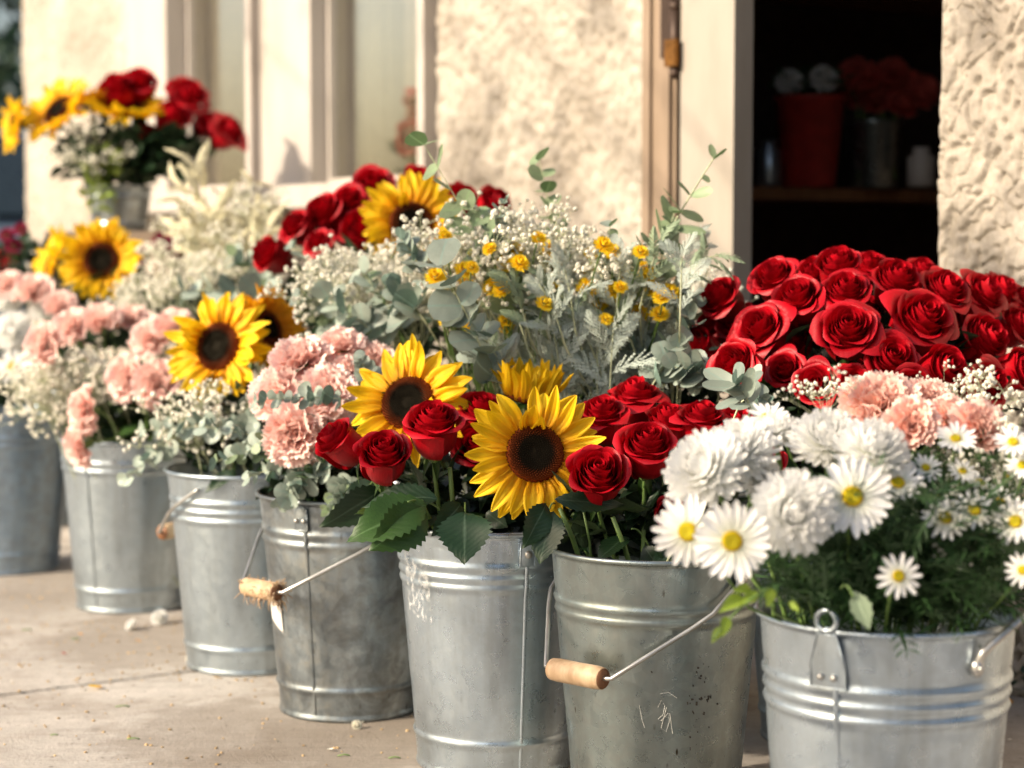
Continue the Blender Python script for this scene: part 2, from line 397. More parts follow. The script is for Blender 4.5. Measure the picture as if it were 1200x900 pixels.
stucco_wall(3.91, 5.04, -.1, 2.0, .014); stucco_wall(3.91, 5.04, 2.002, H, .04)
stucco_wall(1.92, 3.906, -.1, .86, .015)
stucco_wall(1.92, 3.906, 2.25, H, .04)
stucco_wall(.169, 1.011, 2.15, H, .04)
# end wall, roof slab, rear and inner shell
g = G(); g.box(5.042, 5.06, .02, 3.4, -.1, H, WT); sb(g, 'end_wall', M['stucco'])
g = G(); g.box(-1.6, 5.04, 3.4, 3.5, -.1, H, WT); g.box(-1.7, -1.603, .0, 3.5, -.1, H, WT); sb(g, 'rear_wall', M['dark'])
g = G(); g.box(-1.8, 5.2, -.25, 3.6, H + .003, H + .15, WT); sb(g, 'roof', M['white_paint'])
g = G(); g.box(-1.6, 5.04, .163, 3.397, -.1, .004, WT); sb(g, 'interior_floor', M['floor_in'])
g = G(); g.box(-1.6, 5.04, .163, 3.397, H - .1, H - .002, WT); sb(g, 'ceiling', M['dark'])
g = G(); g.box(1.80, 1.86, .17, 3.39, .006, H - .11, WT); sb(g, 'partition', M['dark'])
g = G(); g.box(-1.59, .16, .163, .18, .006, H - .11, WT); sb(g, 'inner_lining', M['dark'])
# door jamb, hinge and narrow folded door leaf
g = G(); g.box(.893, 1.012, -.022, .16, 0, 2.146, WT); g.box(.905, .93, -.032, -.0225, 0, 2.14, WT); g.box(.975, 1.0, -.030, -.0225, 0, 2.14, WT)
sb(g, 'door_jamb', M['bare_frame'])
g = G(); g.box(.169, .89, -.01, .12, 2.10, 2.147, WT); sb(g, 'door_head', M['white_paint'])
leaf = G(); leaf.box(.688, .868, -.030, .012, .012, 2.09, WT)
leaf.box(.688, .702, -.036, -.0305, .012, 2.09, WT)
M['door_paint'] = paint('weathered_door_paint', (.33, .295, .25), .5)
dl = sb(leaf, 'door_leaf', M['door_paint'])
for hz in (1.13,):
    g = G(); g.mi = 0
    a = W(.881, -.035, hz - .005); g.tube([a, a + Vector((0, 0, .12))], .011, 10)
    g.ball(a + Vector((0, 0, .128)), .013); g.ball(a + Vector((0, 0, -.008)), .013)
    pass
    g.build('hinge', M['iron'], dl)
    g = G(); g.box(.888, .925, -.040, -.0325, hz + .02, hz + .15, WT); g.build('hinge_plate', M['iron'], dl, smooth=False); g = G(); g.box(.862, .898, -.050, -.0405, hz + .0, hz + .055, WT); g.build('latch_plate', M['brass'], dl, smooth=False)
# windows
def window(s0, s1, cf):
    z0, z1 = .93, 2.24
    g = G(); f = .018
    g.box(s0, s0 + f, .05, .10, z0, z1, WT); g.box(s1 - f, s1, .05, .10, z0, z1, WT)
    g.box(s0 + f + .001, s1 - f - .001, .05, .10, z0, z0 + f, WT); g.box(s0 + f + .001, s1 - f - .001, .05, .10, z1 - f, z1, WT)
    win = sb(g, 'window', M['white_paint'])
    g = G(); g.box(s0 + f + .002, s1 - f - .002, .072, .077, z0 + f + .002, z1 - f - .002, WT); g.build('pane', M['pane'], win, smooth=False)
    # curtain hanging inside
    for (a, b, col) in cf:
        g = G()
        def fn(u, v, a=a, b=b):
            s = s0 + (s1 - s0) * (a + (b - a) * u)
            return W(s, .135 + .012 * math.sin(u * (b - a) * 60) + .008 * math.sin(u * 31), z0 - .25 + (z1 + .1 - z0 + .25) * v)
        g.grid(fn, 60, 4); g.build('curtain', M[col], win)
q = N('window_glass'); gl = q.n('ShaderNodeBsdfGlossy'); gl.inputs['Roughness'].default_value = .03; gl.inputs['Color'].default_value = (.95, .95, .92, 1)
tr_ = q.n('ShaderNodeBsdfTransparent'); tr_.inputs[0].default_value = (.92, .92, .88, 1); mx = q.n('ShaderNodeMixShader'); mx.inputs[0].default_value = .38
q.l(tr_.outputs[0], mx.inputs[1]); q.l(gl.outputs[0], mx.inputs[2]); q.l(mx.outputs[0], q.out.inputs[0]); M['pane'] = q.m
M['curtain'] = simple('beige_curtain', (.50, .45, .37), .9, var=.1); M['curtain2'] = simple('sage_curtain', (.42, .40, .33), .9, var=.1)
window(1.955, 2.60, [(.0, .55, 'curtain'), (.56, 1.0, 'curtain2')])
window(2.97, 3.58, [(.0, .5, 'curtain'), (.52, 1.0, 'curtain')])
g = G(); g.box(1.919, 1.953, -.03, .11, .93, 2.24, WT); sb(g, 'window_post', M['white_paint'])
g = G(); g.box(2.603, 2.93, .0, .12, .93, 2.24, WT); g.box(2.931, 2.967, -.03, .12, .93, 2.24, WT); sb(g, 'window_post', M['white_paint'])
g = G(); g.box(3.583, 3.906, -.02, .12, .93, 2.24, WT); sb(g, 'window_post', M['white_paint'])
g = G(); g.box(1.93, 3.90, -.11, .13, .865, .927, WT); sb(g, 'window_sill', M['white_paint'])
# shelf inside the doorway
sh = empty('shelf', W(1.6, .9, .9), 'dark wooden shelf holding pots inside the open doorway', 'shelf')
def shb(s0, s1, n0, n1, z0, z1, nm, m='shelfwood'):
    g = G(); g.box(s0, s1, n0, n1, z0, z1, WT); o = g.build(nm, M[m], sh, smooth=False); o.matrix_basis = Matrix.Translation(-W(1.6, .9, .9))
ZS = .905
shb(1.35, 1.797, .2, 2.4, ZS - .03, ZS, 'board'); shb(1.35, 1.797, .2, 2.4, 1.42, 1.45, 'board')
shb(1.37, 1.40, .22, .25, .006, ZS - .032, 'post'); shb(1.37, 1.40, 2.35, 2.38, .006, ZS - .032, 'post')
shb(1.76, 1.795, .22, .25, ZS + .002, 1.418, 'post'); shb(1.76, 1.795, 2.35, 2.38, ZS + .002, 1.418, 'post')

# ------------------------------------------------------------------ buckets
BH, RT, RB = .36, .146, .114
def bucket(px, S, mat, label, k=1.0, ridges=(.055, .073, .091), band=.045, seam=None, ears=None, bail=None, hook=None, hh=BH, group='galvanised buckets lined up on the pavement', pos=None, amp=.0040, rtk=1.0):
    Y = FPX * CAMH / S
    # exact pitch-aware ground point
    if pos is None:
        c0 = P(px, 284 + S, 1); t = CAMH / (CAMH - c0.z); c = Vector((0, 0, CAMH)) + (c0 - Vector((0, 0, CAMH))) * t
    else: c = Vector(pos)
    c.z = max(c.z, 0)
    rt, rb = RT * k * rtk, RB * k
    root = empty('galvanised_bucket', c, label, 'bucket', group)
    def rad(z): return rb + (rt - rb) * z / hh
    prof = [(0, .006), (rb * .9, .006), (rb - .004, 0.004), (rb - .002, 0), (rb + .002, .001), (rb + .003, .005), (rb + .001, .009)]
    zs = [.009 + (hh - .009 - .006) * i / 90 for i in range(91)]
    for z in zs[1:]:
        r = rad(z)
        for rz in ridges:
            d = (z - (hh - rz)) / .0052
            if abs(d) < 3: r += amp * math.exp(-d * d)
            dd = (z - (hh - rz)) / .012
            if abs(dd) < 2: r -= amp * .25 * math.exp(-dd * dd)
        d = (z - band) / .004
        if abs(d) < 3: r += amp * .8 * math.exp(-d * d)
        prof.append((r, z))
    for i in range(9):
        a = -math.pi / 2 + i / 8 * math.pi * 1.5
        prof.append((rt + .0028 + .0036 * math.cos(a), hh - .001 + .0036 * math.sin(a)))
    prof += [(rt - .0025, hh - .006), (rad(hh * .5) - .003, hh * .5), (rb - .003, .012), (0, .012)]
    g = G()
    dn = rnd.random() * 50
    k_ = 96
    def fn(u, v):
        i = round(v * (len(prof) - 1)); r, z = prof[i]; a = 2 * math.pi * u
        wob = 1 + .010 * noise.noise(Vector((math.cos(a) * 1.2, math.sin(a) * 1.2, z * 6 + dn))) + .0035 * noise.noise(Vector((math.cos(a) * 4, math.sin(a) * 5, z * 22 + dn)))
        return Vector((r * math.cos(a) * wob, r * math.sin(a) * wob, z))
    g.grid(fn, k_, len(prof) - 1, True)
    g.build('body', mat, root)
    def on(ang, z, out=0.0):      # ang measured from facing the camera, positive to the right
        d = Vector((math.sin(ang), -math.cos(ang), 0)); return d * (rad(z) + out) + Vector((0, 0, z))
    if seam is not None:
        g = G(); n = 40
        for side in (0,):
            def fn(u, v):
                a = seam + (u - .5) * .042
                z = .012 + (hh - .022) * v; o = .0022 - .0019 * (2 * u - 1) ** 4
                for rz in ridges:
                    d = (z - (hh - rz)) / .0052
                    if abs(d) < 3: o += amp * math.exp(-d * d)
                return on(a, z, o)
            g.grid(fn, 6, n)
        g.build('seam', mat, root)
    for (ang, kind) in (ears or []):
        g = G(); tall = .058 if kind == 'loop' else .034; wd = .15
        zt = hh - .012; zb = zt - (.034 if kind != 'loop' else .05)
        if kind == 'loop':
            # plate that narrows upwards into a loop with a hole standing over the rim
            def fn(u, v):
                z = zb + (hh + .004 - zb) * v; hw = .19 * (1 - .52 * v ** 1.1)
                return on(ang + (u - .5) * 2 * hw * .8, min(z, hh - .002), .006) + Vector((0, 0, max(0, z - hh + .002)))
            g.grid(fn, 8, 8)
            c_ = on(ang, hh, .006) + Vector((0, 0, .011)); tx = Vector((math.cos(ang), math.sin(ang), 0))
            pts = [c_ + tx * .0115 * math.cos(t) + Vector((0, 0, .011 * math.sin(t))) for t in [2 * math.pi * i / 24 for i in range(25)]]
            g.tube(pts, .0036, 6, False)
            bp = [on(ang - .145, zb, .007), on(ang + .145, zb, .007), on(ang + .14, zb + .026, .007), on(ang + .078, hh - .004, .007), on(ang - .078, hh - .004, .007), on(ang - .14, zb + .026, .007), on(ang - .145, zb, .007)]; g.tube(bp, .0010, 5, False)
        else:
            def fn(u, v):
                z = zb + (zt - zb) * v
                return on(ang + (u - .5) * wd * (1.0 if kind == 'plate' else .85), z, .0045 + .0015 * math.sin(math.pi * u) * math.sin(math.pi * v))
            g.grid(fn, 6, 6)
            pts = [on(ang + (u - .5) * wd, z, .004) for u, z in ((0, zb), (1, zb), (1, zt), (0, zt), (0, zb))]
            g.tube(pts, .0014, 5, False)
        e = g.build('ear', mat, root)
        for sgn in (-1, 1):
            if kind == 'ear' and sgn < 0: continue
            if kind == 'ear': c_ = on(ang, (zb + zt) / 2, .006); rr = .006
            else: c_ = on(ang + sgn * wd * .30 * (1.2 if kind == 'loop' else 1), zb + (.012 if kind == 'loop' else .016), .007); rr = .0042
            g = G(); g.ball(c_, rr, nu=10, nv=6); g.build('rivet', M['wire'], e)
    if bail:
        # bail: pivots at +-ang, hanging over one side; (ang, drop angle, reach, grip half length, frayed)
        ang, tilt, reach, gh, worn = bail
        a = Vector((math.sin(ang), -math.cos(ang), 0)); perp = Vector((-math.cos(ang), -math.sin(ang), 0))
        out = perp * math.cos(tilt) - Vector((0, 0, 1)) * math.sin(tilt)
        zc = hh - .022; cc = Vector((0, 0, zc)); rp = rad(zc) + .006
        kf = [(rp, 0), (rp * 1.0, .02), (rp * .95, reach * .36), (rp * .84, reach * .50), (gh + .012, reach), (gh - .005, reach + .002)]
        for sgn in (1, -1):
            pts = [cc + a * sgn * x + out * y for x, y in kf]
            # smooth
            sp = []
            for i in range(len(pts) - 1):
                for t in (0, .5): sp.append(pts[i].lerp(pts[i + 1], t))
            sp.append(pts[-1]); g = G(); g.tube(sp, .0032, 8); g.build('bail', M['wire'], root)
        g = G(); rg = .0155
        c0 = cc + out * (reach + .002)
        pr = [(-gh, .86), (-gh * .97, .94), (-gh * .7, 1.0), (0, .98), (gh * .7, 1.0), (gh * .97, .94), (gh, .88)]
        pts = [c0 + a * x for x, r in pr]; g.tube(pts, [rg * r for x, r in pr], 16, False)
        gr = g.build('grip', M['grip'], root)
        g = G()
        for sgn in (1, -1):
            g = G(); pts = [c0 + a * sgn * (gh - .001), c0 + a * sgn * (gh + .0012)]; g.tube(pts, [rg * .87, rg * .80], 16)
            g.build('grip_end', M['gripend'], gr)
        if worn:
            g = G()
            for i in range(150):
                x = rnd.choice((rnd.gauss(gh, .006), rnd.uniform(-gh, gh))); an = rnd.uniform(0, 6.28)
                e1 = out.cross(a)
                dr = out * math.cos(an) + e1 * math.sin(an)
                p0 = c0 + a * x + dr * rg * .9; p1 = p0 + dr * rnd.uniform(.004, .013) + a * rnd.uniform(-.006, .012) - Vector((0, 0, rnd.uniform(0, .008)))
                g.tube([p0, (p0 + p1) / 2 + dr * .002, p1], [.0010, .0008, .0004], 3, False)
            tag(g.build('frayed_fibres', M['grip'], gr), kind='stuff')
    root['top'] = hh
    return root, c

bk = {}
bk[7] = bucket(1034, 800, M['zinc_a'], 'galvanised bucket with riveted loop plate and side handle holding white daisies, at the right front', ridges=(.066, .082, .098), seam=R(-33), ears=[(R(-36), 'loop')], rtk=.965)
bk[6] = bucket(768, 661, M['zinc_c'], 'spotted grey bucket with clean wooden grip hanging at its left, under red roses', k=.98, ridges=(.068, .082), ears=[(R(46), 'ear')], bail=(R(47), R(38), .205, .044, False))
bk[5] = bucket(580, 606, M['zinc_a'], 'pale shiny bucket with a side seam under the two big sunflowers', ridges=(.050, .066, .080), band=.05, seam=R(19), ears=[(R(19), 'ear')])
bk[4] = bucket(410, 544, M['zinc_b'], 'blotchy weathered bucket with frayed wooden grip and white tag', ridges=(.055, .072), band=.05, seam=R(-24), ears=[(R(-26), 'plate'), (R(45), 'ear')], bail=(R(45), R(33), .215, .040, True))
bk[3] = bucket(294, 493, M['zinc_e'], 'pale bucket with round wooden grip seen end on, below the sunflower and eucalyptus', ridges=(.050, .066, .082), seam=R(40), bail=(R(-28), R(31), .200, .034, False))
bk[2] = bucket(155, 424, M['zinc_e'], 'warm grey bucket beneath pink carnations, second from the left', ridges=(.046, .062), seam=R(-28))
bk[1] = bucket(8, 381, M['zinc_d'], 'bluish galvanised bucket cut by the left edge of the photo', k=1.06, ridges=(.055, .072), hh=.375)
# side drop handle of bucket 7, tag and marks
r7, c7 = bk[7]
def on7(ang, z, out=0): 
    rr = RB + (RT * .965 - RB) * z / BH + out; return Vector((math.sin(ang), -math.cos(ang), 0)) * rr + Vector((0, 0, z))
g = G(); pts = [on7(R(30), .325, .006), on7(R(31), .338, .010), on7(R(36), .352, .016), on7(R(48), .372, .022), on7(R(66), .383, .026), on7(R(86), .384, .026), on7(R(102), .374, .02), on7(R(110), .352, .012), on7(R(112), .33, .006)]
sp = []
for i in range(len(pts) - 1):
    for t in (0, .34, .67):
        sp.append(pts[i].lerp(pts[i + 1], t))
g.tube(sp + [pts[-1]], .0050, 8); hd = g.build('side_handle', M['wire'], r7)
for a_ in (30, 112):
    g = G(); g.ball(on7(R(a_), .322, .006), .008, nu=10, nv=6, zs=1.3); g.ball(on7(R(a_), .322, .012), .004, nu=8, nv=5); g.build('rivet', M['wire'], hd)
r4, c4 = bk[4]
def onb(ang, z, out=0, k=1.0): 
    rr = (RB + (RT - RB) * z / BH) * k + out; return Vector((math.sin(ang), -math.cos(ang), 0)) * rr + Vector((0, 0, z))
g = G(); g.grid(lambda u, v: onb(R(-71 + 19 * u), .222 - .064 * v - .018 * u, .0015), 6, 4); g.build('paper_tag', M['paper'], r4)
r5, c5 = bk[5]
q = N('tape_residue'); q.b.inputs['Roughness'].default_value = .6; q.b.inputs['Base Color'].default_value = (.72, .73, .72, 1)
nz = q.noise(q.coord('Object', (1, 1, .6)), 70, 5, .7); al = q.ramp(nz, [(.50, g3(0)), (.62, g3(.6))]); q.l(al, q.b.inputs['Alpha']); M['residue'] = q.m
g = G(); g.grid(lambda u, v: onb(R(-62 + 22 * u), .325 - .085 * v - .02 * u, .0046), 10, 10); g.build('tape_residue', M['residue'], r5)
M['scratch'] = simple('scratch', (.62, .62, .58), .5)
r6, c6 = bk[6]
g = G()
for pl in ([(-14, .170), (-12.5, .152), (-11, .140)], [(-3, .168), (-1, .178), (1, .170), (0, .158), (-3, .152), (-1, .150), (3, .160), (4, .150), (2, .135), (-1, .140), (2, .168)], [(-2, .186), (3, .188), (8, .180)], [(4, .160), (5, .145), (6, .132)]):
    g.tube([onb(R(a), z, .0004, .98) for a, z in pl], .00038, 4, False)
g.build('scratches', M['scratch'], r6)
M['mark'] = simple('black_mark', (.03, .025, .02), .7)
g = G()
for i in range(46):
    a = 20 + rnd.gauss(0, 9) * (1 if i % 3 else .4); z = .17 + rnd.gauss(0, .045); l = rnd.uniform(.001, .006)
    if i < 14: a = 14 + rnd.random() * 16; z = .176 + rnd.gauss(0, .003)
    g.tube([onb(R(a), z, .0003, .98), onb(R(a + l * 120 * rnd.random()), z + rnd.uniform(-1, 1) * l, .0003, .98)], rnd.uniform(.0005, .0014), 4)
tag(g.build('dark_scuffs', M['mark'], r6), kind='stuff')

# back row buckets (mostly hidden by the flowers)
BACK = {}
def back(key, px, Y, mat, label, hh=BH):
    X = (px - 600) / FPX * Y
    BACK[key] = bucket(0, 400, M[mat], label, pos=(X, Y, 0), hh=hh, group='galvanised buckets in the rear row')
back('r0', 985, 3.02, 'zinc_d', 'bucket behind the daisies holding the big dome of red roses')
back('r1', 790, 3.28, 'zinc_e', 'rear bucket holding silvery lacy foliage right of centre')
back('r2', 625, 3.48, 'zinc_b', 'rear bucket of yellow flowers and eucalyptus behind the sunflowers')
back('r3', 480, 3.85, 'zinc_e', 'rear bucket with red roses and one dark centred sunflower')
back('r4', 325, 4.35, 'zinc_a', 'rear bucket of pale plumes and tiny white blooms')
back('r5', 175, 4.80, 'zinc_b', 'rear bucket with the blurred sunflowers at left')
back('r6', 30, 5.35, 'zinc_d', 'rear bucket at the far left with small burgundy blooms')
TOP = {}
for k_, (o_, c_) in list(bk.items()) + list(BACK.items()): TOP[k_] = (c_.copy(), o_['top'])
for o_, c_ in list(bk.values()) + list(BACK.values()): del o_['top']
# ------------------------------------------------------------------ flower prototypes (diameter 1, facing +z)
def leaf_mesh(g, L, Wd, serr=0.0, fold=.25, droop=.3, n=14, M4=None, tipp=1.0, mid=.45, curl=0.0, round_=1.0):
    def fn(u, v):
        x = (u - .5) * 2
        wv = math.sin(math.pi * min(1, max(0, v)) ** (math.log(.5) / math.log(mid))) ** round_
        wv *= (1 - (0.0 if v < .75 else .0))
        ser = 1 + (serr * (.5 if round(v * n * 2) % 2 else -.35) if abs(x) > .9 else 0)
        p = Vector((x * Wd / 2 * wv * ser, L * v, abs(x) * fold * Wd * wv - droop * L * v * v + curl * math.sin(v * 9 + x * 2) * Wd))
        return M4 @ p if M4 else p
    g.grid(fn, 4, n * (2 if serr else 1))

def rose_proto(seed, openness):
    r = random.Random(seed); parts = []
    N_ = 27
    for i in range(N_):
        s = i / (N_ - 1)
        Rr = .045 + .345 * s ** .82
        Ht = (1.02 - .20 * s) + r.uniform(-.02, .02)
        if i == 0: Ht = .92
        flare = (-.30 + .25 * s * 3) if s < .33 else (-.05 + (.08 + .26 * openness) * ((s - .33) / .67) ** 1.6)
        if s > .86: flare += .06 * openness
        curl = .03 + .24 * s * s * (.6 + openness * .7)
        w = R(125 - 66 * s); phi = i * R(137.5) + r.uniform(-.15, .15); sd = r.uniform(0, 99)
        pt = r.uniform(.05, .14) * (s > .2)
        nu = 12 if s > .3 else 14; nv = 9
        g = G()
        def fn(u, v, s=s, Rr=Rr, Ht=Ht, flare=flare, curl=curl, w=w, sd=sd, pt=pt, phi=phi):
            x = (u - .5) * 2
            vv = v * (1 - .26 * abs(x) ** 2.6 + pt * (1 - abs(x)) ** 2)
            if vv < .5: rr = Rr * math.sqrt(max(0, 1 - (1 - vv / .5) ** 2)) ** .9
            else: rr = Rr * (1 + flare * ((vv - .5) / .5) ** 1.7)
            z = Ht * vv ** .95
            if vv > .78:
                k = (vv - .78) / .22
                z -= curl * k * k * .55; rr += curl * .42 * k
            rr += Rr * .13 * x * (1 - .4 * v) + .012 * noise.noise(Vector((x * 2.2, v * 3, sd))) * (.4 + v) + .026 * v ** 3 * math.sin(x * 5 + sd) * (.3 + s)
            a = phi + x * w
            return Vector((rr * math.cos(a), rr * math.sin(a), z - .52 + .012 * noise.noise(Vector((x * 3, v * 2, sd + 5))) * v))
        g.grid(fn, nu, nv)
        parts.append(('petal', g.mesh('rose_petal', M['red']), None))
    # sepals
    g = G()
    for k in range(5):
        a = k * R(72) + r.random() * .4
        m4 = Matrix.Translation((0, 0, -.50)) @ Matrix.Rotation(a, 4, 'Z') @ Matrix.Rotation(R(-25 - r.random() * 45), 4, 'X')
        leaf_mesh(g, .48, .14, 0, .2, .25, 6, m4, mid=.3)
    parts.append(('sepals', g.mesh('rose_sepals', M['leaf']), None))
    g = G(); g.ball((0, 0, -.55), .10, nu=10, nv=6, zs=1.2); parts.append(('rose_hip', g.mesh('rose_hip', M['stem']), None))
    return parts
ROSES = [rose_proto(i, [0, .35, .6, .15, .85, .45][i]) for i in range(6)]

def sun_petal_mesh(seed, mat):
    r = random.Random(seed); g = G(); c = r.uniform(-.12, .16); tw = r.uniform(-.5, .5); b = r.uniform(-.06, .06)
    Wd = r.uniform(.105, .145)
    def fn(u, v):
        x = (u - .5) * 2
        wv = max(.03, math.sin(math.pi * min(1, (v * .95 + .05) ** .92))) ** .62
        gr = .014 * math.cos(x * 9) * wv
        y = .325 * v
        z = gr + c * v * v * .6 + .10 * x * x * wv * .4 + .012 * math.sin(v * 7 + seed)
        xx = x * Wd / 2 * wv; a = tw * v
        return Vector((xx * math.cos(a) - z * 0 + b * v * v, y, z + xx * math.sin(a)))
    g.grid(fn, 8, 9); return g.mesh('sunflower_petal', mat)
SPM = {k: [sun_petal_mesh(i, M[k]) for i in range(8)] for k in ('yellow', 'amber')}
def sun_disc():
    g = G(); n = 520; Rd = .225
    g.lathe([(0, .028), (.05, .022), (.10, .034), (.17, .040), (.208, .028), (.225, .0), (.20, -.03), (.06, -.06), (0, -.06)], 32)
    for i in range(n):
        f = (i + .5) / n; rr = Rd * math.sqrt(f) * .98; a = i * 2.39996
        h = .006 + (.020 if f > .32 else .008) * (.7 + .6 * rnd.random()); z0 = (.020 if f < .05 else .026 + .016 * math.sin(min(1, f) * math.pi)) - (.02 if f > .9 else 0)
        c = Vector((rr * math.cos(a), rr * math.sin(a), z0)); e = Vector((math.cos(a), math.sin(a), 0)); t = Vector((-e.y, e.x, 0)); w_ = .0062
        tip = c + Vector((0, 0, h + .004)) + e * (.006 if f > .5 else -.004) + t * rnd.uniform(-.003, .003)
        g.add([c + e * w_, c + t * w_, c - e * w_, c - t * w_, tip], [(0, 1, 4), (1, 2, 4), (2, 3, 4), (3, 0, 4)], [(0, f)] * 5)
    return g.mesh('sunflower_disc', M['seed'], smooth=False)
SDISC = sun_disc()
def bracts():
    g = G()
    for k in range(26):
        a = k * 2.4; m4 = Matrix.Translation((0, 0, -.045)) @ Matrix.Rotation(a, 4, 'Z') @ Matrix.Translation((0, .15, 0)) @ Matrix.Rotation(R(rnd.uniform(-20, 20)), 4, 'X')
        leaf_mesh(g, .17, .07, 0, .1, .1, 5, m4, mid=.3)
    return g.mesh('bracts', M['leaf'])
BR = bracts()
def sunflower_proto(seed, key='yellow', cone=0.0, n=34, floppy=()):
    r = random.Random(seed); parts = [('seed_disc', SDISC, None), ('bracts', BR, None)]; n = 40
    for k in range(n):
        lay = k % 2
        a = 2 * math.pi * k / n + r.uniform(-.07, .07); s = r.uniform(.86, 1.12)
        tilt = cone + (-.08 if lay else .2) + r.uniform(-.2, .2)
        if k in floppy: tilt = r.uniform(.9, 1.6); s *= .75
        m4 = Matrix.Rotation(a, 4, 'Z') @ Matrix.Translation((0, .205, -.005 - lay * .012)) @ Matrix.Rotation(tilt, 4, 'X') @ Matrix.Rotation(r.uniform(-.2, .2), 4, 'Y') @ Matrix.Diagonal((r.uniform(.9, 1.15), s, 1, 1))
        parts.append(('petal', r.choice(SPM[key]), m4))
    return parts
SUNS = [sunflower_proto(1, floppy=(4,)), sunflower_proto(2, floppy=(26, 28, 29)), sunflower_proto(3, cone=1.15), sunflower_proto(4, floppy=(24, 26, 27, 29)), sunflower_proto(5, 'amber', cone=.35), sunflower_proto(6, cone=.2)]

def ruffle_petal(seed, mat):
    r = random.Random(seed); g = G(); ph = r.uniform(0, 6); k1 = r.uniform(5, 8); A = r.uniform(.035, .07)
    def fn(u, v):
        x = (u - .5) * 2; ang = x * R(46)
        L = .40 * v * (1 - .05 * x * x) * (1 + (.09 * (.5 if round(u * 22) % 2 else -.5) if v > .99 else 0))
        z = A * v ** 1.5 * math.sin(k1 * x + ph) + .10 * v * v - .12 * max(0, v - .75)
        return Vector((L * math.sin(ang), L * math.cos(ang), z))
    g.grid(fn, 22, 5); return g.mesh('ruffled_petal', mat)
RP = {k: [ruffle_petal(i, M[k]) for i in range(7)] for k in ('pink', 'peach', 'yellow')}
def carnation_proto(seed, key, flat=1.0):
    r = random.Random(seed); parts = []; n = 44
    for k in range(n):
        s = k / (n - 1); a = k * 2.39996 + r.uniform(-.3, .3)
        tilt = R(84 - 82 * s ** .9 * flat) + r.uniform(-.28, .28); sc_ = .60 + .60 * s
        m4 = Matrix.Translation((0, 0, -.10 - .06 * s)) @ Matrix.Rotation(a, 4, 'Z') @ Matrix.Translation((0, .02 + .03 * s, 0)) @ Matrix.Rotation(tilt, 4, 'X') @ Matrix.Rotation(r.uniform(-.3, .3), 4, 'Y') @ Matrix.Scale(sc_, 4)
        parts.append(('petal', r.choice(RP[key]), m4))
    g = G(); g.lathe([(.02, -.42), (.085, -.38), (.10, -.2), (.12, -.10), (0, -.10)], 10); parts.append(('calyx', g.mesh('calyx', M['stem']), None))
    return parts
CARN = {k: [carnation_proto(i + 20, k, [1.0, 1.15, .9][i]) for i in range(3)] for k in ('pink', 'peach')}

def strap_petal(g, m4, L, Wd, cup=.3, notch=True, nv=4):
    def fn(u, v):
        x = (u - .5) * 2; wv = math.sin(math.pi * (.12 + .80 * v)) ** .55
        return m4 @ Vector((x * Wd / 2 * wv, L * v * (1 - (.05 * x * x if v > .9 else 0)), cup * v * v * L + .18 * Wd * x * x - .05 * Wd * (1 - abs(x)) * (1 if notch else 0)))
    g.grid(fn, 4, nv)
def mum_proto(seed, mat, layers=7, discmat=None):
    r = random.Random(seed); g = G()
    for j in range(layers):
        s = j / (layers - 1); n = int(10 + 22 * s)
        for k in range(n):
            a = 2 * math.pi * (k + r.random() * .6) / n + j
            L = .15 + .20 * s; tilt = R(86 - 104 * s) + r.uniform(-.12, .12)
            m4 = Matrix.Translation((0, 0, .10 - .14 * s * s)) @ Matrix.Rotation(a, 4, 'Z') @ Matrix.Translation((0, .02 + .13 * s, 0)) @ Matrix.Rotation(tilt, 4, 'X') @ Matrix.Rotation(r.uniform(-.25, .25), 4, 'Y')
            strap_petal(g, m4, L * r.uniform(.88, 1.1), .105, .75 - .35 * s, nv=5)
    return [('petals', tag(link('tmp', g.mesh('chrysanthemum_petals', mat))), 'stuff')]
def stuffed(g, name, mat): return (name, g.mesh(name, mat), 'stuff')
def mum(seed, key, layers=7, disc=False):
    p = mum_proto(seed, M[key], layers); o = p[0][1]; me = o.data; bpy.data.objects.remove(o)
    parts = [('petals', me, 'stuff')]
    g = G(); g.lathe([(.02, -.14), (.12, -.10), (.16, -.03), (0, -.02)], 10); parts.append(('calyx', g.mesh('calyx', M['stem']), None))
    if disc:
        g = G(); g.ball((0, 0, .10), .13, nu=10, nv=6, zs=.5, jit=.08); parts.append(('centre', g.mesh('mum_centre', M['ydisc']), None))
    return parts
MUMS = [mum(i + 40, 'mumwhite', 9) for i in range(3)]
YMUM = [mum(50, 'lemon', 4, False), mum(51, 'lemon', 5, False)]
DP = []
for i in range(5):
    g = G(); strap_petal(g, Matrix.Rotation(rnd.uniform(-.1, .1), 4, 'Y'), .38 * rnd.uniform(.94, 1.05), .115, rnd.uniform(-.12, .14), nv=6); DP.append(g.mesh('daisy_petal', M['white']))
def daisy_disc():
    g = G(); g.lathe([(0, .03), (.04, .045), (.085, .050), (.12, .03), (.135, 0), (.1, -.03), (0, -.04)], 20)
    for i in range(150):
        f = (i + .5) / 150; rr = .13 * math.sqrt(f); a = i * 2.39996; c = Vector((rr * math.cos(a), rr * math.sin(a), .038 + .014 * math.sin(f * 3.1) - (.02 if f > .85 else 0))); w_ = .0065
        e = Vector((math.cos(a), math.sin(a), 0)); t = Vector((-e.y, e.x, 0))
        g.add([c + e * w_, c + t * w_, c - e * w_, c - t * w_, c + Vector((0, 0, .013))], [(0, 1, 4), (1, 2, 4), (2, 3, 4), (3, 0, 4)], [(0, f)] * 5)
    return g.mesh('daisy_disc', M['ydisc'])
DD = daisy_disc()
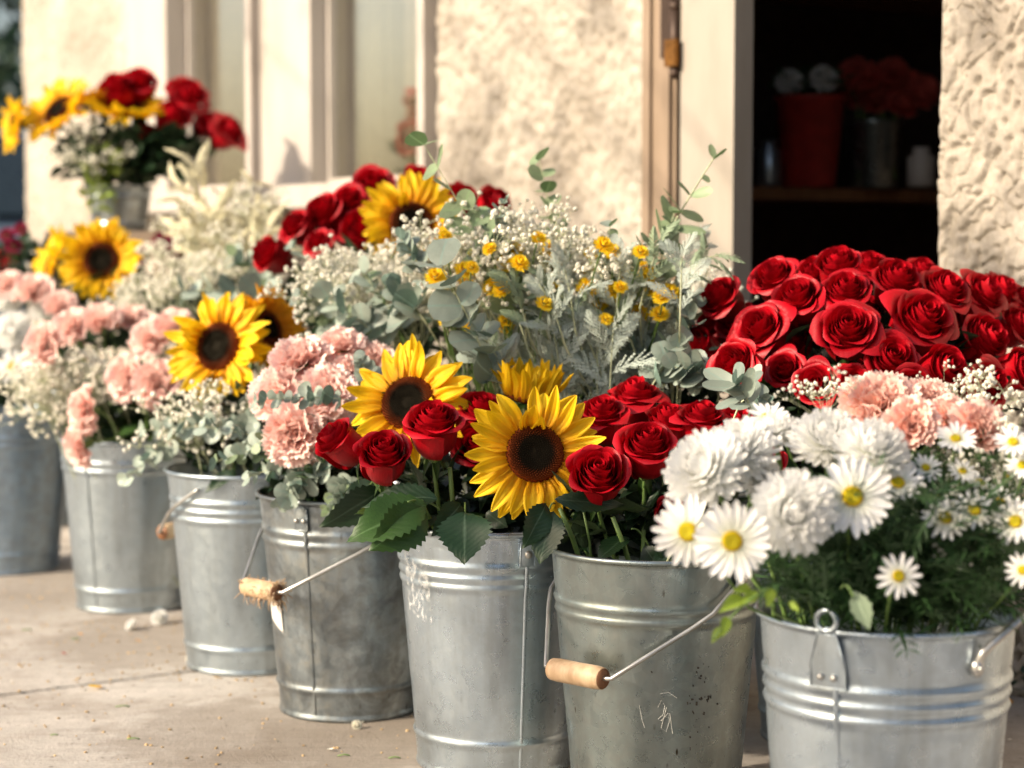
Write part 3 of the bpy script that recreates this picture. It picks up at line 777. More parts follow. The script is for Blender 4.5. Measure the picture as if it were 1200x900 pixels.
def daisy_proto(seed, n=22, droop=0.0):
    r = random.Random(seed); parts = [('centre', DD, None)]
    for k in range(n):
        a = 2 * math.pi * k / n + r.uniform(-.06, .06)
        m4 = Matrix.Rotation(a, 4, 'Z') @ Matrix.Translation((0, .115, -.004 * (k % 2))) @ Matrix.Rotation(.02 - droop + r.uniform(-.10, .12) - .05 * (k % 2), 4, 'X') @ Matrix.Rotation(r.uniform(-.2, .2), 4, 'Y') @ Matrix.Diagonal((1, r.uniform(.9, 1.06), 1, 1))
        parts.append(('petal', r.choice(DP), m4))
    g = G(); g.lathe([(.02, -.08), (.10, -.05), (.13, -.012), (0, -.01)], 10); parts.append(('calyx', g.mesh('calyx', M['stem']), None))
    return parts
DAIS = [daisy_proto(1, 24), daisy_proto(2, 21, .15), daisy_proto(3, 18, -.05)]
DSMALL = [daisy_proto(4, 15), daisy_proto(5, 14, .1)]

# rose leaves
RL = []
for i in range(4):
    g = G(); r_ = random.Random(i)
    leaf_mesh(g, 1.0, .62, .20, .10, .18 + .15 * r_.random(), 11, None, mid=.42, curl=.03); RL.append(g.mesh('rose_leaf', M['leaf']))
RLD = []
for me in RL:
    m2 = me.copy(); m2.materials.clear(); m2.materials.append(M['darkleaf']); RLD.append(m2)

def bez(p0, p1, p2, p3, n=12):
    out = []
    for i in range(n + 1):
        t = i / n; out.append(p0 * (1 - t) ** 3 + p1 * 3 * t * (1 - t) ** 2 + p2 * 3 * t * t * (1 - t) + p3 * t ** 3)
    return out
def inside(key, pts):
    c, top = TOP[key]; rt_ = .128 if top > .3 else .068; rb_ = .100 if top > .3 else .055; out = []
    if key not in bk and key not in BACK: return pts
    for p in pts:
        h_ = p.z - c.z
        if h_ < top + .012:
            m_ = rb_ + (rt_ - rb_) * max(0, min(1, h_ / top)); v_ = Vector((p.x - c.x, p.y - c.y, 0))
            if v_.length > m_: v_ = v_.normalized() * m_; p = Vector((c.x + v_.x, c.y + v_.y, p.z))
        out.append(p)
    return out
def aim(f): return Vector(f).normalized().to_track_quat('Z', 'Y').to_matrix().to_4x4()
def stem_pts(key, head, f, back):
    c, top = TOP[key]
    j = Vector((rnd.uniform(-.05, .05), rnd.uniform(-.05, .05), 0)); base = c + j + Vector((0, 0, .02))
    rim = c + Vector((0, 0, top)) + j * 1.5; dirn = (head - rim); dirn.z = 0
    if dirn.length > .09: dirn = dirn.normalized() * .09
    neck = head - f * back
    return base, inside(key, bez(base, base + Vector((0, 0, .25)) + dirn * .6, neck - f * .07 - Vector((0, 0, .03)), neck, 16))
def flower(name, cat, proto, key, px, py, d, Y, f, label, group, stem_r=.0028, leaves=0, stem='stem', dark=False, back=.35, roll=None, sx=1.0):
    f = Vector(f).normalized(); head = P(px, py, Y); size = d * Y / FPX * {'sunflower': 1.0, 'red_rose': 1.0}.get(name, 1.0)
    base, sp = stem_pts(key, head, f, size * back)
    root = empty(name, base, label, cat, group)
    Tb = Matrix.Translation(-base)
    MM = Tb @ Matrix.Translation(head) @ aim(f) @ Matrix.Rotation(rnd.uniform(0, 6.28) if roll is None else roll, 4, 'Z') @ Matrix.Scale(size, 4)
    size_ = size
    for nm, me, m4 in proto:
        o = link(nm, me, root, MM if (m4 is None or m4 == 'stuff') else MM @ m4)
        if m4 == 'stuff': o['kind'] = 'stuff'
    g = G(); g.tube([p - base for p in sp], stem_r, 7); g.build('stem', M[stem], root)
    for i in range(leaves):
        t = rnd.uniform(.62, .92); p = sp[int(t * 16)]
        dr = Vector((rnd.uniform(-1, 1), rnd.uniform(-1, .6), rnd.uniform(-.3, .7))).normalized(); L = rnd.uniform(.045, .075)
        q_ = dr.to_track_quat('Y', 'Z').to_matrix().to_4x4()
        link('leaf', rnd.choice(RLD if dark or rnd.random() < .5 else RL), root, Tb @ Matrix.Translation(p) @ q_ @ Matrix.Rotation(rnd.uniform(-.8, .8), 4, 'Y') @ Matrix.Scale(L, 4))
    return root

# ---- front sunflowers
for a in [
    (0, 5, 478, 472, 148, 2.90, (-.28, -.85, .42), 'open sunflower behind three red roses, its dark disc half covered by a rose', 0),
    (1, 6, 627, 531, 156, 2.70, (.12, -.93, .22), 'large yellow sunflower facing the viewer, lowest of the bunch, with folded petals at right', 0),
    (2, 6, 620, 466, 128, 2.94, (.14, -.05, .98), 'upward facing sunflower seen from the side behind the largest sunflower', 0),
    (3, 3, 256, 406, 132, 3.58, (-.42, -.86, .25), 'sunflower turned left between the pink carnations, one petal folded over its disc', 0),
    (4, 3, 313, 385, 105, 3.68, (.78, -.42, .35), 'deeper orange sunflower turned away to the right beside another sunflower', 0),
    (5, 'r5', 119, 305, 98, 4.80, (-.05, -.97, .18), 'blurred round sunflower with dark disc above the left carnations', 0),
    (5, 'r5', 62, 308, 84, 4.92, (-.85, -.35, .35), 'blurred yellow sunflower turned left, next to the round one', 0),
    (0, 'r3', 482, 262, 118, 3.86, (.12, -.97, .16), 'sunflower with near black disc among the rear red roses', 0)]:
    flower('sunflower', 'sunflower', SUNS[a[0]], a[1], a[2], a[3], a[4], a[5], a[6], a[7], 'sunflowers', .0045, 0, back=.07)
# ---- roses
FR = [
    (5, 400, 521, 66, 2.78, (-.75, -.45, .55), 'leftmost front red rose, turned left with pale curled petal edge', 0, 3),
    (5, 450, 537, 72, 2.74, (.02, -.72, .70), 'lowest of the three front red roses left of the big sunflower', 3, 4),
    (5, 508, 503, 76, 2.76, (.02, -.55, .85), 'red rose overlapping the lower right of the left sunflower disc', 1, 3),
    (5, 562, 486, 62, 2.90, (.1, -.6, .75), 'red rose tucked right above the large sunflower', 2, 1),
    (5, 558, 524, 60, 2.88, (-.1, -.9, .4), 'half hidden red rose left of the large sunflower', 1, 1),
    (6, 701, 560, 80, 2.62, (.0, -.85, .52), 'biggest dark red rose touching the right side of the large sunflower', 3, 4),
    (6, 758, 528, 76, 2.66, (.02, -.68, .72), 'red rose right of and above the biggest front rose', 1, 3),
    (6, 706, 492, 64, 2.78, (-.1, -.5, .85), 'red rose behind the large sunflower tips, pink glint on its rim', 2, 1),
    (6, 745, 472, 66, 2.86, (.0, -.35, .95), 'topmost rose of the middle red bunch', 4, 1),
    (6, 782, 500, 62, 2.80, (.1, -.45, .9), 'red rose behind the middle bunch, left of the white mums', 3, 1),
    (6, 822, 497, 64, 2.78, (.1, -.45, .9), 'loose open red rose just above the domed white mum', 4, 1),
    (6, 862, 503, 58, 2.80, (.25, -.6, .8), 'red rose at the right end of the middle bunch beside the small daisy', 2, 1),
    (6, 784, 603, 46, 2.66, (.2, -.9, .1), 'dark red rose hidden behind the left daisies', 1, 1),
    (6, 900, 541, 44, 2.72, (.2, -.9, .3), 'sliver of red rose showing between white chrysanthemums', 3, 0)]
for key, px, py, d, Y, f, lab, pr, lv in FR:
    f = (f[0], f[1], f[2] + .18)
    flower('red_rose', 'rose', ROSES[pr], key, px, py, d * .95, Y, f, lab, 'red roses', .0030, lv, back=.45)
DOME = [(851, 343, 60, 'upper left edge of the rose dome'), (824, 402, 62, 'far left rose of the dome, facing left'), (869, 421, 68, 'lowest rose at the left of the dome'),
        (899, 380, 70, 'second row of the dome from the left, above the lowest left rose'), (867, 368, 54, 'half hidden behind two roses at the left of the dome'),
        (913, 321, 62, 'third along the top rim of the dome from its left end'), (939, 345, 66, 'leaning left below the top rim of the dome'),
        (985, 307, 62, 'top of the dome against the dark doorway'), (995, 336, 62, 'directly under the topmost rose of the dome'), (997, 381, 76, 'left of the two big frontal roses in the middle of the dome'),
        (1052, 324, 66, 'top rim of the dome right of the topmost rose'), (1080, 370, 82, 'largest fully frontal rose of the dome'), (1045, 414, 70, 'below and left of the largest frontal rose'),
        (1106, 424, 66, 'below and right of the largest frontal rose'), (1106, 337, 68, 'upper right of the dome, before the stucco pier'), (1149, 340, 64, 'right shoulder of the dome'),
        (1150, 391, 72, 'right side of the dome in its second row'), (1172, 334, 50, 'behind the right shoulder of the dome'), (1190, 374, 56, 'last rose on the right edge, middle height'),
        (1192, 425, 62, 'last rose on the right edge, lowest'), (961, 443, 58, 'dark rose deep in shade above the tiny white blooms'), (1156, 440, 60, 'partly behind tiny white blooms at the lower right of the dome'),
        (958, 312, 46, 'small, behind the topmost rose to its left'), (1022, 306, 46, 'small, behind the topmost rose to its right'), (1082, 312, 44, 'small, on the back rim to the upper right'),
        (1020, 356, 44, 'sunk in the gap above the two frontal roses'), (1004, 440, 50, 'sunk behind the pink carnations'), (1196, 345, 46, 'cut by the right edge of the photo'), (935, 392, 52, 'deep in the dome left of the frontal pair'), (1070, 446, 56, 'low, just above the peach carnation'), (1020, 408, 50, 'wedged below the left frontal rose'), (960, 352, 50, 'wedged under the top rim of the dome, left'), (1130, 372, 52, 'wedged right of the largest frontal rose'), (842, 372, 50, 'left flank of the dome between two side facing roses'), (1110, 462, 50, 'lowest on the right, behind white buds'), (925, 425, 50, 'dim rose right of the lowest left rose')]
for i, (px, py, d, lab) in enumerate(DOME):
    dx = (px - 1005) / 200; dy = (400 - py) / 110
    f = (dx * .9 - .08, -.78 + .15 * max(0, dy), .50 + .45 * dy)
    Y = 2.86 + .20 * max(0, dy) ** 1.3 + .22 * dx * dx + (.10 if d < 55 else 0) - (.10 if py > 415 else 0)
    flower('red_rose', 'rose', ROSES[(i * 5 + 1) % 6 if d < 76 else 2], 'r0', px - 3, py + 10, d * .97, Y, f, 'red rose, ' + lab, 'red roses of the big dome', .003, 3, dark=True, back=.45)
for i, (px, py, d, Y, lab) in enumerate([(320, 300, 50, 3.95, 'lowest left rose of the blurred rear bunch'), (350, 268, 44, 3.95, 'rear bunch, just above the lowest left rose'), (376, 288, 38, 3.88, 'small round rose low in the rear bunch, left'),
        (383, 252, 52, 3.98, 'rear bunch, left of the rose with white blooms'), (412, 240, 48, 4.0, 'rear bunch, upper middle'), (438, 222, 54, 4.05, 'highest rose of the rear bunch'), (425, 272, 56, 3.95, 'rear bunch, dark and left of the sunflower'),
        (488, 214, 40, 4.1, 'rose peeking over the rear sunflower'), (540, 238, 46, 4.0, 'rose right of the rear sunflower'), (576, 243, 50, 4.0, 'rightmost rose of the rear bunch'), (404, 268, 46, 3.98, 'rear bunch, centre in shade')]):
    flower('red_rose', 'rose', ROSES[i % 6], 'r3', px, py, d, Y, ((px - 450) / 150, -.7, .55), 'red rose, ' + lab, 'red roses behind the eucalyptus', .003, 1, dark=True, back=.45)
# ---- pink carnations
for i, (key, px, py, d, Y, f, lab) in enumerate([
    (4, 352, 417, 84, 3.16, (-.15, -.45, .88), 'flat topped pink carnation at the top of the centre left group'), (4, 402, 402, 66, 3.25, (.1, -.5, .85), 'pink carnation right behind the flat topped one'),
    (4, 440, 420, 56, 3.25, (.2, -.6, .75), 'pink carnation against the left petals of the sunflower'), (4, 322, 462, 76, 3.12, (-.45, -.8, .35), 'pink carnation on the left of the centre left group'),
    (4, 385, 462, 80, 3.08, (.0, -.92, .4), 'pink carnation in the middle of the centre left group'), (4, 343, 512, 82, 3.06, (-.2, -.85, -.1), 'lowest pink carnation hanging over the eucalyptus'),
    (4, 412, 436, 52, 3.14, (.3, -.7, .6), 'pink carnation half hidden left of the sunflower tips'), (4, 365, 493, 60, 3.08, (.2, -.9, .1), 'pink carnation above the dull bucket rim'),
    (2, 185, 450, 64, 3.84, (.05, -.93, .25), 'round open pink carnation left of the turned sunflower'), (2, 146, 442, 60, 3.88, (-.5, -.8, .2), 'pink carnation left of the round open one'),
    (2, 174, 392, 56, 4.1, (-.4, -.7, .6), 'pink carnation above the round open one'), (2, 202, 380, 54, 4.05, (-.1, -.6, .8), 'pink carnation touching the sunflower petals on their left'),
    (2, 49, 403, 60, 3.95, (-.5, -.8, .3), 'left pink carnation above the tiny white blooms'), (2, 84, 378, 56, 4.2, (-.2, -.6, .75), 'pink carnation in the upper row at left'),
    (2, 118, 374, 54, 4.2, (.0, -.6, .8), 'pink carnation in the upper row, second'), (2, 154, 372, 48, 4.25, (.1, -.6, .8), 'pink carnation in the upper row, third'),
    (2, 93, 480, 60, 3.86, (-.85, -.5, .1), 'pink carnation drooping to the left over the bucket'), (2, 90, 526, 54, 3.86, (-.8, -.5, -.35), 'lowest drooping pink carnation at the left'),
    (1, 38, 338, 54, 4.55, (-.1, -.6, .8), 'blurred pink carnation above the white blooms at far left'), (1, 8, 330, 44, 4.6, (-.2, -.6, .8), 'pink carnation cut by the left edge'), (1, 72, 356, 44, 4.5, (.2, -.6, .8), 'dark pink carnation under the blurred sunflowers'),
    (7, 1031, 468, 104, 2.30, (-.1, -.55, .82), 'wide peach pink carnation in front of the rose dome'), (7, 1088, 466, 72, 2.34, (.15, -.6, .75), 'peach carnation right of the wide one'),
    (7, 1070, 496, 72, 2.20, (.0, -.85, .45), 'peach carnation just above the small daisies'), (7, 1150, 498, 76, 2.20, (.2, -.7, .6), 'peach carnation near the right edge'),
    (7, 1114, 486, 64, 2.26, (.1, -.7, .65), 'peach carnation between two others at right'), (7, 1012, 492, 46, 2.28, (-.3, -.8, .5), 'small peach carnation over the white chrysanthemums')]):
    flower('carnation', 'carnation', CARN['peach' if key == 7 else 'pink'][i % 3], key, px, py, d, Y, f, lab, 'pink carnations', .0028, 1, 'stem', back=.40)
# ---- white chrysanthemums and daisies
for i, (key, px, py, d, Y, f, lab) in enumerate([
    (7, 826, 552, 104, 2.12, (-.55, -.7, .5), 'domed white chrysanthemum at the left above the two big daisies'), (7, 866, 530, 96, 2.16, (-.3, -.6, .75), 'white chrysanthemum behind the domed left one'),
    (7, 929, 600, 104, 2.00, (-.05, -.95, .2), 'full round white chrysanthemum between the big daisies'), (7, 968, 516, 90, 2.16, (-.1, -.6, .75), 'white chrysanthemum left of the yellow bud'),
    (7, 1022, 528, 92, 2.10, (.1, -.6, .8), 'flat white chrysanthemum above the frontal daisy'), (7, 908, 505, 56, 2.2, (-.2, -.5, .8), 'small white chrysanthemum below the top daisy'),
    (7, 893, 560, 52, 2.16, (-.1, -.8, .4), 'small half hidden white chrysanthemum in the middle'),
    (1, 14, 388, 50, 4.45, (-.1, -.9, .3), 'blurred white chrysanthemum at the far left'), (1, 8, 352, 44, 4.6, (0, -.6, .8), 'upper blurred white chrysanthemum at the left edge'), (1, 50, 362, 34, 4.55, (0, -.8, .5), 'small blurred white bloom below the pink ones at far left'),
    ('r2', 450, 335, 60, 3.5, (0, -.6, .8), 'pale chrysanthemum among grey eucalyptus leaves'), ('r2', 405, 320, 56, 3.6, (0, -.6, .8), 'pale chrysanthemum under the rear roses')]):
    flower('chrysanthemum', 'chrysanthemum', MUMS[i % 3], key, px, py, d, Y, f, lab, 'white chrysanthemums', .003, 0, back=.12)
for i, (key, px, py, d, Y, f, lab, pr) in enumerate([
    (7, 806, 623, 90, 2.02, (-.35, -.9, .05), 'leftmost big white daisy hanging over the spotted bucket', DAIS[1]), (7, 858, 634, 96, 1.96, (-.15, -.97, .0), 'big white daisy right of the leftmost one', DAIS[0]),
    (7, 999, 582, 98, 2.02, (-.02, -.93, .30), 'big white daisy facing front in the middle of the bunch', DAIS[0]), (7, 1052, 566, 66, 2.08, (.0, -.7, .7), 'white daisy up and right of the big front one', DAIS[2]),
    (7, 1108, 607, 60, 2.05, (.0, -.8, .5), 'small daisy in the right hand spray, left of a pair', DSMALL[0]), (7, 1142, 598, 56, 2.06, (.05, -.75, .6), 'small daisy in the right hand spray, right of a pair', DSMALL[1]),
    (7, 1190, 611, 60, 2.04, (-.35, -.9, .2), 'small daisy tilted left near the right edge', DSMALL[0]), (7, 1053, 675, 56, 1.97, (.05, -.98, .12), 'lone small daisy low over the dark greenery', DSMALL[1]),
    (7, 899, 489, 52, 2.22, (.0, -.55, .8), 'small daisy on top beside the pale green leaf rosette', DAIS[2]), (7, 1120, 514, 50, 2.12, (-.05, -.6, .75), 'small daisy in front of the peach carnations', DAIS[2]),
    (7, 1187, 518, 50, 2.12, (.0, -.65, .7), 'small daisy at the upper right edge', DSMALL[0]), (7, 1101, 583, 42, 2.16, (.0, -.6, .7), 'faded small daisy behind the pair', DSMALL[1]),
    (7, 1149, 566, 50, 2.16, (.3, -.3, .9), 'small daisy seen edge on above the pair', DSMALL[0]), (7, 1198, 668, 44, 2.0, (-.2, -.95, .1), 'small daisy cut by the right edge', DSMALL[1]),
    (7, 1062, 545, 40, 2.2, (.2, -.4, .9), 'small daisy edge on behind the right spray', DSMALL[1]), (7, 1180, 560, 46, 2.2, (.3, -.4, .9), 'small pale daisy at right, above the tilted one', DSMALL[0]),
    (1, 14, 430, 46, 4.35, (-.1, -.95, .2), 'blurred white daisy low at the far left', DSMALL[0])]):
    flower('daisy', 'daisy', pr, key, px, py, d, Y, f, lab, 'white daisies', .0016, 0, back=.08)
# ---- yellow spray blooms behind the eucalyptus
rr = random.Random(5)
for i in range(64):
    px = rr.uniform(510, 790); py = rr.uniform(268, 345) + max(0, px - 640) * .22 + (60 * rr.random() if rr.random() < .35 else 0); Y = rr.uniform(2.98, 3.18)
    flower('yellow_bloom', 'yellow flower', YMUM[1 if i % 3 == 0 else 0], 'r2', px, py, rr.uniform(16, 27), Y, (rr.uniform(-.5, .5), -.7, .6), 'small yellow bloom in the spray seen through white blooms and eucalyptus', 'small yellow blooms behind the eucalyptus', .0014, 0, back=.1)
for i, (px, py, d) in enumerate([(190, 282, 26), (168, 300, 22), (8, 275, 20), (24, 268, 18), (16, 288, 22), (200, 296, 18)]):
    m_ = mum(60 + i, 'burgundy', 4) if i < 1 else m_
    flower('burgundy_bloom', 'flower', m_, 'r5' if px > 100 else 'r6', px, py, d, 4.85 if px > 100 else 5.2, (0, -.7, .6), ('burgundy bloom right of the blurred sunflower' if px > 100 else 'small burgundy bloom at the far left edge'), 'burgundy blooms at right' if px > 100 else 'burgundy blooms at far left', .0014, 0, back=.1)

# ------------------------------------------------------------------ gypsophila
def gyp_proto(seed, nb=70, spread=.10, h=.16, br=.0050):
    r = random.Random(seed); gb = G(); gs = G()
    tips = []
    for k in range(7):
        a = k * 2.4 + r.random(); p1 = Vector((0, 0, h * r.uniform(.25, .5))); e = Vector((math.cos(a), math.sin(a), 0)) * spread * r.uniform(.25, .8) + Vector((0, 0, h * r.uniform(.72, .95)))
        gs.tube([p1, (p1 + e) / 2 + Vector((0, 0, .006)), e], [.0008, .0006, .0005], 3, False)
        for q_ in range(nb // 7):
            d_ = Vector((r.gauss(0, 1), r.gauss(0, 1), r.uniform(0, 1.4))).normalized() * r.uniform(.012, .036); t = e + d_
            gs.tube([e - Vector((0, 0, .004)), e + d_ * .5 + Vector((0, 0, .001)), t], .0004, 3, False); tips.append((t, d_.normalized()))
    gs.tube([Vector((0, 0, -.30)), Vector((.004, 0, -.1)), Vector((0, 0, h * .5))], .0011, 4, False)
    for t, d_ in tips:
        rr_ = br * r.uniform(.65, 1.2)
        if r.random() < .25: gb.ball(t, rr_ * .6, nu=5, nv=4, zs=1.2); continue
        m = d_.to_track_quat('Z', 'Y').to_matrix()
        for k in range(9):
            a = k * 2.4; tl = .35 + .13 * k
            dd = m @ Vector((math.cos(a) * math.sin(tl), math.sin(a) * math.sin(tl), math.cos(tl)))
            sd = m @ Vector((-math.sin(a), math.cos(a), 0)); up = dd.cross(sd)
            c = t + dd * rr_
            gb.add([t, c - sd * rr_ * .55 - dd * rr_ * .2, c + dd * rr_ * .15 + up * rr_ * .2, c + sd * rr_ * .55 - dd * rr_ * .2], [(0, 1, 2, 3)])
        gb.ball(t + d_ * rr_ * .3, rr_ * .72, nu=6, nv=4, jit=.1)
    return [('blooms', gb.mesh('tiny_blooms', M['cream']), 'stuff'), ('twigs', gs.mesh('fine_twigs', M['palestem']), 'stuff')]
GYP = [gyp_proto(i) for i in range(5)]
GYPB = [gyp_proto(i + 10, 42, .10, .17, .0064) for i in range(3)]
def gyp(key, n, cx, cy, rx, ry, Y, dY, label, group, protos=GYP, s0=.8, s1=1.15, seed=0):
    r = random.Random(seed + n); c, top = TOP[key]; rim = c + Vector((0, 0, top))
    for i in range(n):
        a = r.uniform(0, 6.28); q_ = math.sqrt(r.random())
        tip = P(cx + rx * q_ * math.cos(a), cy + ry * q_ * math.sin(a), Y + r.uniform(-dY, dY))
        d = (tip - (rim - Vector((0, 0, .12)))).normalized(); sc_ = r.uniform(s0, s1)
        d = (d + Vector((r.uniform(-.3, .3), r.uniform(-.3, .3), .25))).normalized()
        root = empty('gypsophila_sprig', tip - d * .14 * sc_, label, 'gypsophila', group); root.rotation_mode = 'QUATERNION'; root.rotation_quaternion = d.to_track_quat('Z', 'Y') @ Quaternion((0, 0, 1), r.uniform(0, 6.28)); root.scale = (sc_,) * 3
        for nm, me, k_ in protos[i % len(protos)]:
            o = link(nm, me, root); o['kind'] = 'stuff'
gyp(2, 11, 98, 440, 52, 32, 4.02, .08, 'sprig of tiny white blooms among the left pink carnations', 'tiny white blooms at left')
gyp(2, 5, 55, 455, 32, 26, 4.0, .05, 'sprig of tiny white buds reaching left over the bucket rims', 'tiny white buds reaching left')
gyp(3, 5, 245, 482, 42, 18, 3.5, .04, 'small white sprig below the turned sunflower', 'white sprigs under the turned sunflower')
gyp('r3', 22, 440, 335, 100, 22, 3.5, .12, 'sprig of tiny white blooms below the rear red roses', 'tiny white blooms under the rear roses')
gyp('r2', 34, 605, 300, 115, 30, 3.14, .10, 'sprig of tiny white blooms over the yellow flowers', 'tiny white blooms in the centre')
gyp('r2', 10, 575, 345, 80, 20, 3.40, .06, 'white sprig deep among the yellow flowers', 'white sprigs low in the centre')
gyp('r1', 5, 815, 340, 22, 16, 3.35, .05, 'sprig of white buds left of the rose dome', 'white buds left of the rose dome')
gyp('r4', 13, 265, 275, 70, 50, 4.5, .15, 'soft cream sprig in the blurred mass at left centre', 'blurred cream sprigs')
gyp('r4', 9, 235, 325, 75, 34, 4.3, .1, 'cream sprig lower in the blurred mass at left centre', 'lower blurred cream sprigs')
gyp('r5', 5, 185, 345, 40, 12, 4.6, .1, 'blurred white sprig under the round sunflower', 'white sprigs under the round sunflower')
gyp(7, 2, 957, 458, 14, 8, 2.32, .03, 'sprig of round white buds before the dark rose', 'white buds before the dark rose', GYPB, .42, .55)
gyp(7, 1, 1085, 446, 40, 4, 2.38, .03, 'white buds peeking above the peach carnation', 'white buds above the peach carnation', GYPB, .35, .45)
gyp(7, 3, 1150, 462, 35, 14, 2.34, .04, 'sprig of white buds at right under the rose dome', 'white buds at right under the rose dome', GYPB, .42, .55)
gyp(7, 4, 1130, 640, 60, 30, 2.1, .06, 'sparse white buds in the dark greenery at lower right', 'white buds in the lower right greenery', GYPB, .45, .6)
gyp(7, 2, 1170, 550, 50, 20, 2.2, .06, 'tiny white sprig among the small daisies', 'white sprigs among the small daisies', GYP, .8, .95)

# ------------------------------------------------------------------ eucalyptus
def round_leaf(seed, key, elong=1.0):
    r = random.Random(seed); g = G(); cup = r.uniform(-.10, .14); fold = r.uniform(.0, .16); n = 16
    def fn(u, v):
        a = 2 * math.pi * u; rr_ = .5 * v * (1 + .04 * math.sin(3 * a + seed) + .02 * math.sin(7 * a))
        x = rr_ * math.sin(a) * (1 - .10 * math.cos(a)); y = .5 * elong - rr_ * math.cos(a) * elong
        return Vector((x, y, cup * v * v + fold * abs(x) + .015 * math.sin(5 * a + seed) * v))
    g.grid(fn, n, 4, True)
    g.uv = [(.5 + p[0], p[1] / elong) for p in g.v]
    return g.mesh('eucalyptus_leaf', M[key])
EL = {'euc': [round_leaf(i, 'euc') for i in range(5)], 'euc_green': [round_leaf(i + 9, 'euc_green') for i in range(3)], 'long': [round_leaf(i + 20, 'euc', 2.6) for i in range(3)], 'greenlong': [round_leaf(i + 30, 'euc_green', 2.3) for i in range(3)]}
def euc(key, pts, n, size, label, kind='euc', group='eucalyptus stems', t0=.15, taper=.45, stem='palestem', sr=.0016, mixk=None, seed=0, drop=0):
    """pts: photo pixels + depth along the stem, size: leaf diameter in photo pixels at the first point"""
    r = random.Random(seed + n + int(pts[0][0])); w_ = [P(*p) for p in pts]
    if len(w_) == 2: w_.insert(1, (w_[0] + w_[1]) / 2 + Vector((0, 0, .01)))
    path = bez(w_[0], w_[0].lerp(w_[1], .8), w_[-1].lerp(w_[1], .8), w_[-1], 20)
    c, top = TOP[key]; base = c + Vector((0, 0, top * .4)) + Vector((r.uniform(-.04, .04), r.uniform(-.04, .04), 0))
    rt = empty('eucalyptus_stem', base, label, 'eucalyptus', group)
    low = bez(base, base + Vector((0, 0, .18)), path[0] - (path[1] - path[0]) * 5, path[0], 8)[:-1]
    g = G(); allp = [p - base for p in inside(key, low) + path]; g.tube(allp, [sr * (1 - .55 * i / len(allp)) for i in range(len(allp))], 5, False); g.build('stem', M[stem], rt)
    sz = size * pts[0][2] / FPX
    for i in range(n):
        t = t0 + (1 - t0) * i / (n - 1); k = min(19, int(t * 20)); p = path[k].lerp(path[k + 1], t * 20 - k) if k < 20 else path[-1]
        tan = (path[min(20, k + 1)] - path[k]).normalized(); sd = tan.orthogonal().normalized(); sd = Quaternion(tan, (i % 2) * 1.57 + r.uniform(-.5, .5)) @ sd
        for sg in (1, -1):
            if r.random() < drop: continue
            d = (sd * sg + tan * r.uniform(.1, .9) + Vector((0, 0, r.uniform(-.3, .3)))).normalized()
            nrm = (tan * .7 + Vector((r.uniform(-.6, .6), -r.uniform(.2, 1.2), r.uniform(-.2, .8)))).normalized()
            y = d; x = y.cross(nrm).normalized(); z = x.cross(y)
            m = Matrix((x, y, z)).transposed().to_4x4(); s_ = sz * (1 - taper * t) * r.uniform(.75, 1.15)
            kk = kind if not mixk or r.random() > .35 else mixk
            link('leaf', r.choice(EL[kk]), rt, Matrix.Translation(p - base) @ m @ Matrix.Scale(s_, 4))
    return rt
euc('r1', [(622, 420, 3.0), (600, 340, 3.1), (497, 170, 3.1)], 11, 44, 'tall eucalyptus stem arching up left before the wall, round green leaves at its tip', 'euc_green', t0=.3, taper=.35, drop=.08)
euc('r2', [(660, 330, 3.3), (648, 260, 3.3), (632, 188, 3.3)], 8, 30, 'upright sprig of small round green leaves in the middle of the wall', 'euc_green', taper=.35)
euc('r1', [(735, 372, 3.1), (770, 290, 3.1), (836, 186, 3.1)], 10, 26, 'pale stem leaning right across the door jamb with narrow leaves', 'greenlong', taper=.5, sr=.0026, mixk='euc_green', drop=.15)
euc('r2', [(575, 440, 2.95), (555, 380, 2.95), (515, 310, 2.92)], 7, 48, 'large silver round leaved eucalyptus above the left sunflower', 'euc', t0=0, taper=.25)
euc('r2', [(600, 450, 2.98), (580, 410, 2.98), (545, 370, 2.95)], 4, 44, 'broad grey eucalyptus leaves just above the sunflowers', 'euc', t0=0, taper=.3)
euc('r2', [(650, 370, 3.15), (620, 350, 3.15), (560, 320, 3.2)], 4, 30, 'eucalyptus with long pale leaves catching the sun over the yellow blooms', 'long', t0=.2, taper=.3, drop=.2)
for i, (a, b, sz, lab) in enumerate([((470, 420), (385, 350), 44, 'grey eucalyptus above the pink carnations'), ((480, 400), (425, 320), 40, 'grey eucalyptus left of the large silver leaves'), ((450, 400), (345, 290), 34, 'eucalyptus sprig reaching up to the rear roses'),
        ((430, 410), (350, 345), 34, 'eucalyptus beside the orange sunflower'), ((340, 350), (215, 340), 36, 'blurred eucalyptus over the turned sunflower'), ((330, 340), (270, 300), 30, 'blurred eucalyptus under the cream sprigs'), ((500, 380), (465, 340), 46, 'grey green eucalyptus in front of white blooms')]):
    Y = [3.3, 3.3, 3.55, 3.4, 3.9, 4.1, 3.2][i]
    euc('r2' if i not in (4, 5) else 'r4', [(a[0], a[1], Y), (b[0], b[1], Y + .04)], 8, sz, lab, 'euc', mixk='euc_green' if i % 2 else None)
